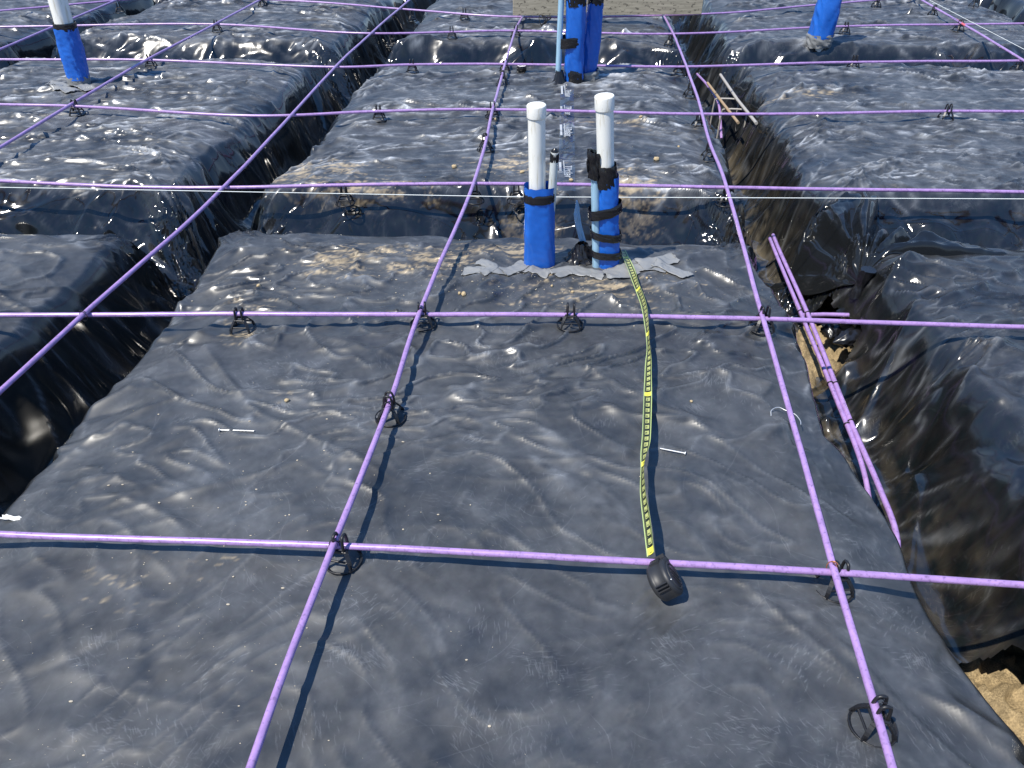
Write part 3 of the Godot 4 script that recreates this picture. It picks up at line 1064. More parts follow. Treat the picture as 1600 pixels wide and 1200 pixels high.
func cap_mesh(a: Vector3, b: Vector3, r: float) -> ArrayMesh:
	var d := (b - a).normalized()
	var l := a.distance_to(b)
	var rings := []
	for q in [[0.0, r - 0.004], [0.0, r - 0.001], [0.0012, r - 0.0002], [0.003, r], [l - 0.006, r], [l - 0.003, r - 0.0006], [l - 0.001, r - 0.002], [l, r - 0.0045], [l, r - 0.006], [l, r - 0.02]]:
		rings.append(circle(a + d * q[0], d, q[1], 28))
	return loft(rings)

# soft plastic sleeve round a pipe: an oval that wrinkles; wx / wz half sizes at each height
func sleeve_mesh(a: Vector3, b: Vector3, sizes: Array, sd: int, crumple := 0.004, top_frill := 0.004) -> ArrayMesh:
	var n := 44
	var steps := 46
	var nz := noise(sd, 1.0, 3, true)
	var nz2 := noise(sd + 1, 1.0, 2)
	var rings := []
	var d := (b - a).normalized()
	for i in steps + 1:
		var f := float(i) / steps
		var c := a.lerp(b, f)
		var q := f * (sizes.size() - 1)
		var q0 := mini(int(q), sizes.size() - 2)
		var wx: float = lerpf(sizes[q0][0], sizes[q0 + 1][0], q - q0)
		var wz: float = lerpf(sizes[q0][1], sizes[q0 + 1][1], q - q0)
		var ring := PackedVector3Array()
		for k in n:
			var ang := TAU * k / n
			var ca := cos(ang)
			var sa := sin(ang)
			# a squarish oval
			var ex := signf(ca) * pow(absf(ca), 0.72)
			var ez := signf(sa) * pow(absf(sa), 0.72)
			var h := f * a.distance_to(b)
			var w := nz.get_noise_3d(ca * 1.1 + h * 4.0, sa * 1.1, h * 9.0 + ca * 2.0) * crumple + nz2.get_noise_3d(ca, sa, h * 5.0) * crumple
			var p := c + Vector3(ex * (wx + w), 0, ez * (wz + w))
			if i == steps: p += d * nz2.get_noise_2d(ca * 2.0, sa * 2.0) * top_frill * 2.5
			if i == 0: p -= d * nz2.get_noise_2d(ca * 2.5 + 3.0, sa * 2.0) * top_frill * 2.0
			ring.append(p)
		rings.append(ring)
	return loft(rings, true, false)

# black tape wound round: a short crumpled oval band, may be slanted
func band_mesh(c: Vector3, axis: Vector3, wx: float, wz: float, half: float, sd: int, slant := 0.0, crumple := 0.002) -> ArrayMesh:
	var n := 40
	var nz := noise(sd, 1.0, 3, true)
	var rings := []
	for i in 9:
		var f := i / 8.0 * 2.0 - 1.0
		var ring := PackedVector3Array()
		for k in n:
			var ang := TAU * k / n
			var ca := cos(ang)
			var sa := sin(ang)
			var w := nz.get_noise_3d(ca * 1.4, sa * 1.4 + f * 0.6, f * 1.8 + ca * slant * 20.0) * crumple
			var e := -0.0022 if i == 0 or i == 8 else 0.0
			var ex := signf(ca) * pow(absf(ca), 0.78)
			var ez := signf(sa) * pow(absf(sa), 0.78)
			var rag := nz.get_noise_2d(ca * 1.2 + f * 0.3, sa * 1.2) * 0.0016
			ring.append(c + Vector3(ex * (wx + w + e), 0, ez * (wz + w + e)) + axis.normalized() * (f * half + rag) + Vector3(0, ca * slant, 0))
		rings.append(ring)
	return loft(rings, true, false)

func front_pipes():
	# left pipe with its wide sleeve
	var b0 := V(0.102, 2.665, -0.03)
	var t0 := V(0.083, 2.652, 0.60)
	var t := thing("wrapped_pipe", "left capped white pipe, in a wide flat blue sleeve with one black tape band", "pipe")
	put("pipe", loft(pipe_rings(b0, t0, 0.0302)), M.pvc, t)
	var ax := (t0 - b0).normalized()
	put("cap", cap_mesh(t0 - ax * 0.032, t0 + ax * 0.012, 0.0338), M.pvc, t)
	var sl := put("blue_sleeve", sleeve_mesh(V(0.108, 2.665, 0.0), V(0.098, 2.655, 0.325), [[0.059, 0.042], [0.056, 0.044], [0.054, 0.043], [0.054, 0.042]], 101, 0.0035, 0.002), M.blue, t)
	put("tape_band", band_mesh(V(0.099, 2.656, 0.282), Vector3.UP, 0.0570, 0.0455, 0.017, 111, 0.001, 0.0012), M.tape, t)
	# thin conduit tucked in the same sleeve
	var c := thing("thin_conduit", "thin pale grey conduit with a black taped tip tucked beside the left capped pipe", "conduit")
	var p0 := V(0.139, 2.662, 0.05)
	var p1 := V(0.150, 2.642, 0.452)
	put("pipe", loft(pipe_rings(p0, p1, 0.0150, 18)), M.greypipe, c)
	var tip := []
	var ax2 := (p1 - p0).normalized()
	for q in [[-0.036, 0.0160], [-0.02, 0.0166], [-0.006, 0.0160], [0.006, 0.013], [0.013, 0.005]]:
		tip.append(circle(p1 + ax2 * q[0], ax2, q[1], 16, q[1] * 0.93))
	put("tape_tip", loft(tip), M.tape, c)
	# right pipe
	b0 = V(0.372, 2.655, -0.03)
	t0 = V(0.311, 2.645, 0.63)
	ax = (t0 - b0).normalized()
	t = thing("wrapped_pipe", "right capped white pipe, its narrow blue sleeve wound in several black tape bands", "pipe")
	put("pipe", loft(pipe_rings(b0, t0, 0.0302)), M.pvc, t)
	put("cap", cap_mesh(t0 - ax * 0.034, t0 + ax * 0.014, 0.0338), M.pvc, t)
	put("blue_sleeve", sleeve_mesh(V(0.372, 2.652, 0.0), V(0.345, 2.650, 0.365), [[0.039, 0.037], [0.037, 0.036], [0.037, 0.036], [0.035, 0.035]], 103, 0.004, 0.002), M.blue, t)
	put("tape_band", band_mesh(b0 + ax * 0.395, ax, 0.0375, 0.0365, 0.042, 113, 0.004, 0.005), M.tape, t)
	put("tape_band", band_mesh(V(0.342, 2.652, 0.232), ax, 0.060, 0.045, 0.0195, 114, 0.018, 0.004), M.tape, t)
	put("tape_band", band_mesh(V(0.352, 2.652, 0.135), ax, 0.058, 0.045, 0.016, 115, -0.008, 0.004), M.tape, t)
	put("tape_band", band_mesh(V(0.358, 2.652, 0.060), ax, 0.058, 0.045, 0.015, 116, -0.004, 0.004), M.tape, t)
	# pale blue conduit beside it
	c = thing("conduit", "pale blue conduit with a crumpled black taped head, strapped beside the right capped pipe", "conduit")
	p0 = V(0.327, 2.642, -0.01)
	p1 = V(0.291, 2.638, 0.44)
	put("pipe", loft(pipe_rings(p0, p1, 0.0165, 18)), M.conduit, c)
	ax2 = (p1 - p0).normalized()
	put("tape_head", band_mesh(p1 - ax2 * 0.035 + Vector3(-0.004, 0, 0), ax2, 0.0195, 0.0195, 0.05, 117, -0.006, 0.009), M.tape, c)
	var tail := PackedVector3Array([p1 + Vector3(-0.018, 0.012, 0.01), p1 + Vector3(-0.028, -0.02, 0.014), p1 + Vector3(-0.024, -0.055, 0.012)])
	put("tape_tail", tube(tail, 0.005, 6, 0.0, true, 0.4), M.tape, c)
	# bent tube coming up between the two
	c = thing("bent_tube", "short bent pale blue tube coming up between the two capped pipes", "tube")
	put("pipe", tube(spline(PackedVector3Array([V(0.285, 2.72, -0.01), V(0.279, 2.735, 0.05), V(0.257, 2.752, 0.125), V(0.2485, 2.757, 0.17)]), 0.01), 0.0125, 14), M.conduit, c)
	put("split_end", loft([circle(V(0.2490, 2.757, 0.165), Vector3.UP, 0.0122, 14, 0.010), circle(V(0.2495, 2.757, 0.195), Vector3.UP, 0.0085, 14, 0.006), circle(V(0.246, 2.758, 0.222), Vector3.UP, 0.003, 14, 0.003)]), M.conduit, c)
	var w := []
	var nz := noise(119, 1.0, 3, true)
	for i in 12:
		var f := i / 11.0
		var ring := PackedVector3Array()
		for k in 40:
			var a := TAU * k / 40
			var rr := lerpf(0.060, 0.018, pow(f, 0.6)) + nz.get_noise_3d(cos(a) * 2.6, sin(a) * 2.6, f * 2.2) * 0.020 * (1.0 - f * 0.7)
			ring.append(V(0.27, 2.70, 0.005 + f * 0.066) + Vector3(cos(a) * rr, nz.get_noise_2d(cos(a) * 3.0, sin(a) * 3.0) * 0.006, sin(a) * rr * 0.85))
		w.append(ring)
	put("crumpled_wrap", loft(w, true, false), M.tape, c)
	# grey duct tape laid round the feet
	var gl := "grey duct tape patches round the capped pipes"
	tape_patch("ragged grey duct tape strip pointing left of the wide blue sleeve", [[-0.186, 2.592], [-0.06, 2.575], [0.05, 2.600], [0.14, 2.565]], 0.030, 201, gl, 0.003)
	tape_patch("short grey duct tape piece crossing under the left strip", [[-0.13, 2.655], [-0.075, 2.60], [-0.115, 2.535]], 0.024, 202, gl, 0.0045)
	tape_patch("grey duct tape piece running back beside the wide blue sleeve", [[-0.03, 2.565], [0.02, 2.61], [0.052, 2.665]], 0.030, 203, gl, 0.0055)
	tape_patch("grey duct tape strip in front between the two blue sleeves", [[0.158, 2.555], [0.22, 2.60], [0.28, 2.585], [0.345, 2.565]], 0.034, 204, gl, 0.004)
	tape_patch("crumpled tan stained grey tape in front of the right blue sleeve", [[0.35, 2.56], [0.41, 2.575], [0.46, 2.60]], 0.042, 205, gl, 0.007)
	tape_patch("grey duct tape strip under the tape blade, right of the pipes", [[0.42, 2.60], [0.50, 2.615], [0.58, 2.60]], 0.028, 206, gl, 0.004)
	tape_patch("widest crumpled grey duct tape piece farthest right of the pipes", [[0.49, 2.63], [0.56, 2.665], [0.635, 2.685]], 0.036, 207, gl, 0.0055)
	tape_patch("grey duct tape tail pointing to the right of the pipes", [[0.55, 2.645], [0.60, 2.60], [0.658, 2.535]], 0.026, 208, gl, 0.007)
	# clear printed tape laid along the sheet behind
	var n := 60
	var left := []
	var st := []
	for i in n:
		var f := i / (n - 1.0)
		var d := lerpf(3.40, 4.98, f)
		var x := lerpf(0.253, 0.345, f)
		var row := PackedVector3Array()
		for k in 7:
			var xx := x + (k - 3) * 0.0135
			row.append(V(xx, d, high(xx, d) + 0.003))
		st.append(row)
	var tp := thing("printed_tape", "clear printed tape with white lettering laid along the black sheet behind the pipes", "tape")
	put("clear_film", loft(st, false, false), M.clear, tp)
	var sf := SystemFont.new()
	sf.font_names = PackedStringArray(["Droid Sans"])
	sf.font_weight = 800
	for q in [[3.52, 0.0], [4.02, 0.0], [4.42, 0.0], [4.76, 0.0]]:
		var d: float = q[0]
		var x := 0.253 + (d - 3.40) / 1.58 * 0.092
		for e in [["TPolar", 0.050, 0.012]]:
			var tm := TextMesh.new()
			tm.text = e[0]
			tm.font = sf
			tm.font_size = 32
			tm.pixel_size = e[1] / 32.0
			tm.depth = 0.0006
			var o := put("lettering", tm, M.print, tp, V(x + e[2], d + 0.08, maxf(high(x, d + 0.03), high(x, d + 0.13)) + 0.005), Vector3(-PI / 2, 0, 0))
			o.rotation = Vector3(-PI / 2, -PI / 2 - 0.06, 0)
		put("lettering", bar(V(x - 0.008, d + 0.03, high(x, d + 0.03) + 0.006), V(x - 0.004, d + 0.20, high(x, d + 0.2) + 0.006), 0.004, 0.0006), M.print, tp)
		put("lettering", bar(V(x - 0.026, d + 0.06, high(x, d + 0.03) + 0.006), V(x - 0.023, d + 0.18, high(x, d + 0.2) + 0.006), 0.012, 0.0006), M.print, tp)

func tape_patch(label: String, path: Array, half: float, sd: int, group: String, lift: float):
	var p := PackedVector3Array()
	for q in path: p.append(V(q[0], q[1]))
	var s := spline(p, 0.008)
	var nz := noise(sd, 1.0, 3, true)
	var rag := RandomNumberGenerator.new()
	rag.seed = sd
	var rings := []
	var e0 := []
	var e1 := []
	for k in 9:
		e0.append(rag.randf_range(-0.007, 0.007)); e1.append(rag.randf_range(-0.007, 0.007))
	for i in s.size():
		var a: Vector3 = s[maxi(i - 1, 0)]
		var b: Vector3 = s[mini(i + 1, s.size() - 1)]
		var t := (b - a).normalized()
		var w := t.cross(Vector3.UP)
		var ring := PackedVector3Array()
		var up := PackedVector3Array()
		for k in 9:
			var f := k / 4.0 - 1.0
			var q: Vector3 = s[i] + w * f * half * (1.0 + 0.07 * nz.get_noise_1d(i * 0.03 + 40.0 * signf(f)))
			if i == 0: q += t * e0[k]
			if i == s.size() - 1: q += t * e1[k]
			var y := gy(q.x, -q.z) + lift + nz.get_noise_2d(i * 0.11, f * 1.5) * 0.0048
			up.append(Vector3(q.x, y, q.z))
		for k in 9: ring.append(up[k])
		for k in range(8, -1, -1): ring.append(up[k] - Vector3(0, 0.0008, 0))
		rings.append(ring)
	var o := put("duct_tape", loft(rings), M.duct, null)
	tag(o, label, "duct tape", group)

func far_pipes():
	# left of the pair: blue sleeve, black bands, pale conduit strapped on
	var b0 := V(0.390, 5.13, -0.05)
	var t0 := V(0.390, 5.13, 0.80)
	var t := thing("wrapped_pipe", "far pipe wound in black tape over blue, left of the pair before the plank", "pipe")
	put("pipe", loft(pipe_rings(b0, t0, 0.045)), M.pvc, t)
	put("blue_sleeve", sleeve_mesh(V(0.395, 5.13, 0.0), V(0.390, 5.13, 0.56), [[0.056, 0.052], [0.057, 0.053], [0.058, 0.054], [0.057, 0.054]], 131, 0.006), M.blue, t)
	put("tape_band", band_mesh(V(0.390, 5.13, 0.59), Vector3.UP, 0.062, 0.058, 0.125, 132, 0.004, 0.006), M.tape, t)
	put("tape_band", band_mesh(V(0.368, 5.13, 0.262), Vector3.UP, 0.080, 0.060, 0.030, 133, 0.010, 0.004), M.tape, t)
	put("tape_band", band_mesh(V(0.396, 5.13, 0.045), Vector3.UP, 0.060, 0.056, 0.050, 134, -0.012, 0.005), M.tape, t)
	var c := thing("conduit", "pale blue conduit strapped to the left side of the black taped far pipe", "conduit")
	put("pipe", loft(pipe_rings(V(0.293, 5.10, -0.02), V(0.300, 5.11, 0.80), 0.018, 18)), M.conduit, c)
	var w := []
	var nz := noise(139, 1.0, 3, true)
	for i in 10:
		var f := i / 9.0
		var ring := PackedVector3Array()
		for k in 32:
			var a := TAU * k / 32
			var rr := lerpf(0.075, 0.024, pow(f, 0.6)) + nz.get_noise_3d(cos(a) * 2.0, sin(a) * 2.0, f) * 0.014 * (1.0 - f * 0.6)
			ring.append(V(0.300, 5.08, 0.0 + f * 0.10) + Vector3(cos(a) * rr * 0.8, 0, sin(a) * rr))
		w.append(ring)
	put("crumpled_wrap", loft(w, true, false), M.tape, c)
	# right of the pair
	t = thing("wrapped_pipe", "far pipe in smooth blue sleeve with silver foot, right of the pair by the plank", "pipe")
	b0 = V(0.498, 5.22, -0.05)
	t0 = V(0.520, 5.22, 0.82)
	put("pipe", loft(pipe_rings(b0, t0, 0.038)), M.pvc, t)
	put("blue_sleeve", sleeve_mesh(V(0.498, 5.22, 0.02), V(0.517, 5.22, 0.465), [[0.046, 0.044], [0.050, 0.045], [0.051, 0.046], [0.046, 0.044], [0.045, 0.043]], 141, 0.007), M.blue, t)
	put("tape_band", band_mesh(V(0.518, 5.22, 0.475), Vector3.UP, 0.047, 0.045, 0.022, 142, 0.0, 0.003), M.tape, t)
	put("foot_tape", band_mesh(V(0.491, 5.205, 0.025), Vector3.UP, 0.062, 0.066, 0.045, 143, 0.01, 0.016), M.duct, t)
	# lone pipe far left
	t = thing("wrapped_pipe", "lone white pipe at far left, blue sleeve below a black ring, grey taped foot", "pipe")
	b0 = V(-2.768, 5.10, -0.05)
	t0 = V(-2.735, 5.12, 0.80)
	put("pipe", loft(pipe_rings(b0, t0, 0.054)), M.pvc, t)
	put("blue_sleeve", sleeve_mesh(V(-2.766, 5.10, 0.045), V(-2.752, 5.11, 0.345), [[0.060, 0.060], [0.062, 0.062], [0.060, 0.060]], 151, 0.006), M.blue, t)
	put("tape_band", band_mesh(V(-2.751, 5.11, 0.352), Vector3.UP, 0.062, 0.062, 0.023, 152, 0.0, 0.002), M.tape, t)
	put("foot_tape", band_mesh(V(-2.768, 5.10, 0.03), Vector3.UP, 0.063, 0.063, 0.035, 153, 0.0, 0.005), M.duct, t)
	var k := 0
	for q in [[[-2.95, 5.06], [-2.84, 5.04], [-2.76, 4.99]], [[-2.80, 5.00], [-2.70, 4.99], [-2.62, 4.93]], [[-2.88, 5.0], [-2.80, 4.94], [-2.70, 4.90]]]:
		tape_patch(["pale torn tape flap on the left of the far left pipe's foot", "pale torn tape flap on the right of the far left pipe's foot", "pale torn tape flap in front of the far left pipe's foot"][k], q, 0.035, 160 + k, "torn tape at the far left pipe's foot", 0.010)
		k += 1
	# lone pipe right
	t = thing("wrapped_pipe", "lone pipe at the upper right fully covered by a blue sleeve", "pipe")
	put("pipe", loft(pipe_rings(V(2.326, 6.22, -0.05), V(2.36, 6.22, 0.75), 0.05)), M.pvc, t)
	put("blue_sleeve", sleeve_mesh(V(2.326, 6.22, 0.05), V(2.358, 6.22, 0.72), [[0.083, 0.075], [0.084, 0.078], [0.075, 0.07], [0.07, 0.066], [0.066, 0.062]], 171, 0.009), M.blue, t)
	put("foot_tape", band_mesh(V(2.326, 6.22, 0.03), Vector3.UP, 0.086, 0.08, 0.045, 172, 0.004, 0.016), M.duct, t)

func plank():
	# a weathered board resting against the backs of the tall pipes
	var w := 1.545
	var h := 0.138
	var th := 0.038
	var st := SurfaceTool.new()
	st.begin(Mesh.PRIMITIVE_TRIANGLES)
	st.set_smooth_group(-1)
	var e := 0.003
	var rings := []
	for x in [-w / 2, -w / 2 + e, w / 2 - e, w / 2]:
		var q := e if absf(x) > w / 2 - e * 0.5 else 0.0
		var r := PackedVector3Array()
		for p in [[-th / 2 + q, -h / 2 + e + q], [-th / 2 + e + q, -h / 2 + q], [th / 2 - e - q, -h / 2 + q], [th / 2 - q, -h / 2 + e + q], [th / 2 - q, h / 2 - e - q], [th / 2 - e - q, h / 2 - q], [-th / 2 + e + q, h / 2 - q], [-th / 2 + q, h / 2 - e - q]]:
			r.append(Vector3(x, p[1], p[0]))
		rings.append(r)
	for i in 3:
		for k in 8:
			var a: Vector3 = rings[i][k]
			var b: Vector3 = rings[i + 1][k]
			var c: Vector3 = rings[i + 1][(k + 1) % 8]
			var d: Vector3 = rings[i][(k + 1) % 8]
			for p in [a, c, b, a, d, c]:
				st.set_uv(Vector2((p.x + w / 2) / w, 0.5 - (p.y + p.z) / 0.19))
				st.add_vertex(p)
	for i in [0, 3]:
		for k in range(1, 7):
			for p in ([rings[i][0], rings[i][k], rings[i][k + 1]] if i == 3 else [rings[i][0], rings[i][k + 1], rings[i][k]]):
				st.set_uv(Vector2(0.5 + p.y, 0.5 + p.z)); st.add_vertex(p)
	st.generate_normals()
	var o := put("wooden_plank", st.commit(), M.wood, null, V(0.780, 6.86, 0.151), Vector3(0, 0.02, 0.002))
	tag(o, "weathered grey wooden plank standing on edge across two long cables behind the far pipes", "plank")

# ------------------------------------------------------------------ tape measure
const FONT := {"0": 31599, "1": 11415, "2": 29671, "3": 29647, "4": 23497, "5": 31183, "6": 31215, "7": 29257, "8": 31727, "9": 31695}

func blade_image() -> Image:
	var w := 48
	var per := 56
	var im := Image.create(w, per * 24, false, Image.FORMAT_RGB8)
	var yel := Color(0.64, 0.66, 0.40)
	var ink := Color(0.09, 0.11, 0.075)
	im.fill(ink)
	var r := RandomNumberGenerator.new()
	r.seed = 5
	for i in 24:
		var y0 := i * per
		var foot := i % 12 == 0
		# yellow cell of the inch with a number, black between
		im.fill_rect(Rect2i(14, y0 + 9, 22, 37), yel if not foot else Color(0.72, 0.70, 0.32))
		if foot: im.fill_rect(Rect2i(4, y0 + 6, 40, 42), Color(0.84, 0.82, 0.30))
		var s := str(i + 1)
		for n in s.length():
			var bits: int = FONT[s[n]]
			for b in 15:
				if bits >> (14 - b) & 1:
					im.fill_rect(Rect2i(27 - (b / 3) * 2 - 2, y0 + 14 + n * 12 + (b % 3) * 3, 2, 3), ink)
		for k in 16:
			var ln := 12 if k % 8 == 0 else (9 if k % 4 == 0 else (7 if k % 2 == 0 else 5))
			im.fill_rect(Rect2i(4, y0 + int(k * per / 16.0), ln, 1), yel)
			im.fill_rect(Rect2i(w - 4 - ln + 3, y0 + int(k * per / 16.0), ln - 3, 1), yel)
	im.fill_rect(Rect2i(0, 0, 4, per * 24), Color(0.66, 0.73, 0.48))
	im.fill_rect(Rect2i(w - 5, 0, 5, per * 24), Color(0.64, 0.71, 0.45))
	return im

func tape_measure():
	var t := thing("tape_measure", "black tape measure on the nearest cable, yellow blade pulled out to the pipes", "tape measure")
	# the blade: [x, d, h, roll]
	var pts := [[0.312, 1.150, 0.072, 0.95], [0.316, 1.245, 0.078, 0.92], [0.322, 1.345, 0.070, 1.10], [0.334, 1.437, 0.064, 1.30], [0.360, 1.565, 0.058, 0.25], [0.383, 1.705, 0.055, 0.10], [0.413, 1.890, 0.056, 0.65], [0.430, 2.010, 0.068, 1.30], [0.445, 2.215, 0.074, 0.95], [0.445, 2.400, 0.056, 1.0], [0.444, 2.575, 0.034, 0.15], [0.434, 2.745, 0.020, -0.1]]
	var P := PackedVector3Array()
	for q in pts: P.append(V(q[0], q[1], q[2]))
	var s := spline(P, 0.012)
	var st := SurfaceTool.new()
	st.begin(Mesh.PRIMITIVE_TRIANGLES)
	st.set_smooth_group(0)
	var rows := []
	var dist := 0.0
	var total := 0.0
	for i in s.size() - 1: total += s[i].distance_to(s[i + 1])
	for i in s.size():
		if i > 0: dist += s[i].distance_to(s[i - 1])
		var a: Vector3 = s[maxi(i - 1, 0)]
		var b: Vector3 = s[mini(i + 1, s.size() - 1)]
		var tg := (b - a).normalized()
		# roll from the nearest control points
		var d := -s[i].z
		var roll: float = pts[pts.size() - 1][3]
		for k in pts.size() - 1:
			if d <= pts[k + 1][1]:
				var f := smoothstep(pts[k][1], pts[k + 1][1], d)
				roll = lerpf(pts[k][3], pts[k + 1][3], f)
				break
		var side := tg.cross(Vector3.UP).normalized().rotated(tg, -roll)
		var up := side.cross(tg).normalized()
		var row := []
		for k in 7:
			var f := k / 3.0 - 1.0
			row.append([s[i] + side * f * 0.0120 + up * (f * f) * 0.0035, Vector2(k / 6.0, dist / 0.0254 / 24.0)])
		rows.append(row)
	for i in rows.size() - 1:
		for k in 6:
			for q in [rows[i][k], rows[i + 1][k], rows[i + 1][k + 1], rows[i][k], rows[i + 1][k + 1], rows[i][k + 1]]:
				st.set_uv(q[1]); st.add_vertex(q[0])
	st.generate_normals()
	var bm := mat(Color.WHITE, 0.35, 0.5)
	var it := ImageTexture.create_from_image(blade_image())
	bm.albedo_texture = it
	put("blade", st.commit(), bm, t)
	# the case, in its own frame: x along the blade, y to the top of the case, z out of the round face
	var f := Vector3(-0.16, 0.10, -1.0).normalized()
	var face := Vector3(0.80, 0.52, 0.30)
	face = (face - f * face.dot(f)).normalized()
	var up2 := face.cross(f).normalized()
	var body := Node3D.new()
	body.name = "case"
	t.add_child(body)
	body.transform = Transform3D(Basis(f, up2, face).scaled_local(Vector3(1.12, 1.12, 1.15)), V(0.335, 1.098, 0.050))
	# outline of the case, nose at +x
	var outline := PackedVector2Array()
	for q in [[0.047, -0.012], [0.047, 0.002], [0.040, 0.010], [0.034, 0.018], [0.026, 0.028], [0.014, 0.035], [0.0, 0.037], [-0.014, 0.035], [-0.026, 0.028], [-0.034, 0.017], [-0.037, 0.003], [-0.036, -0.012], [-0.031, -0.024], [-0.022, -0.033], [-0.010, -0.036], [0.010, -0.036], [0.024, -0.033], [0.032, -0.026], [0.038, -0.020]]:
		outline.append(Vector2(q[0], q[1]))
	var rings := []
	for z in [[-0.020, 0.80], [-0.0195, 0.90], [-0.016, 0.975], [-0.010, 1.0], [-0.0095, 0.985], [0.0, 0.99], [0.0095, 0.985], [0.010, 1.0], [0.016, 0.975], [0.0195, 0.90], [0.020, 0.80]]:
		var r := PackedVector3Array()
		for q in outline: r.append(Vector3(q.x * z[1], q.y * z[1], z[0]))
		rings.append(r)
	put("shell", loft(rings), M.rubber, body)
	# the round face: ring, groove, plate
	for z in [1, -1]:
		var rr := []
		for q in [[0.0295, 0.0185], [0.0295, 0.0215], [0.027, 0.0228], [0.0245, 0.0215], [0.0243, 0.0195]]:
			rr.append(circle(Vector3(-0.001, 0, q[1] * z), Vector3(0, 0, 1), q[0], 36))
		put("face_ring", loft(rr, true, false), M.rubber, body)
		var pl := []
		for q in [[0.0238, 0.0198], [0.0235, 0.0212], [0.0222, 0.0218], [0.001, 0.0222]]:
			pl.append(circle(Vector3(-0.001, 0, q[1] * z), Vector3(0, 0, 1), q[0], 36))
		put("face_plate", loft(pl), M.black, body)
	for k in 3:
		put("rib", bar(Vector3(-0.014 + k * 0.009, -0.016, 0.0222), Vector3(-0.008 + k * 0.009, 0.016, 0.0222), 0.003, 0.002), M.rubber, body)
	put("nose_block", bar(Vector3(0.030, -0.002, 0), Vector3(0.052, -0.004, 0), 0.032, 0.016), M.rubber, body)
	put("lock_button", bar(Vector3(0.022, 0.030, 0), Vector3(0.038, 0.014, 0), 0.020, 0.007), M.black, body)
	for k in 3:
		put("grip_pad", bar(Vector3(-0.034 + k * 0.004, 0.021 + k * 0.0055, -0.012), Vector3(-0.034 + k * 0.004, 0.021 + k * 0.0055, 0.012), 0.0025, 0.004), M.black, body)
	var scr := []
	for q in [[0.0018, 0.0195], [0.0018, 0.0208], [0.0008, 0.0212]]:
		scr.append(circle(Vector3(-0.02, 0.024, q[1]), Vector3(0, 0, 1), q[0], 10))
	put("screw", loft(scr), M.nail, body)

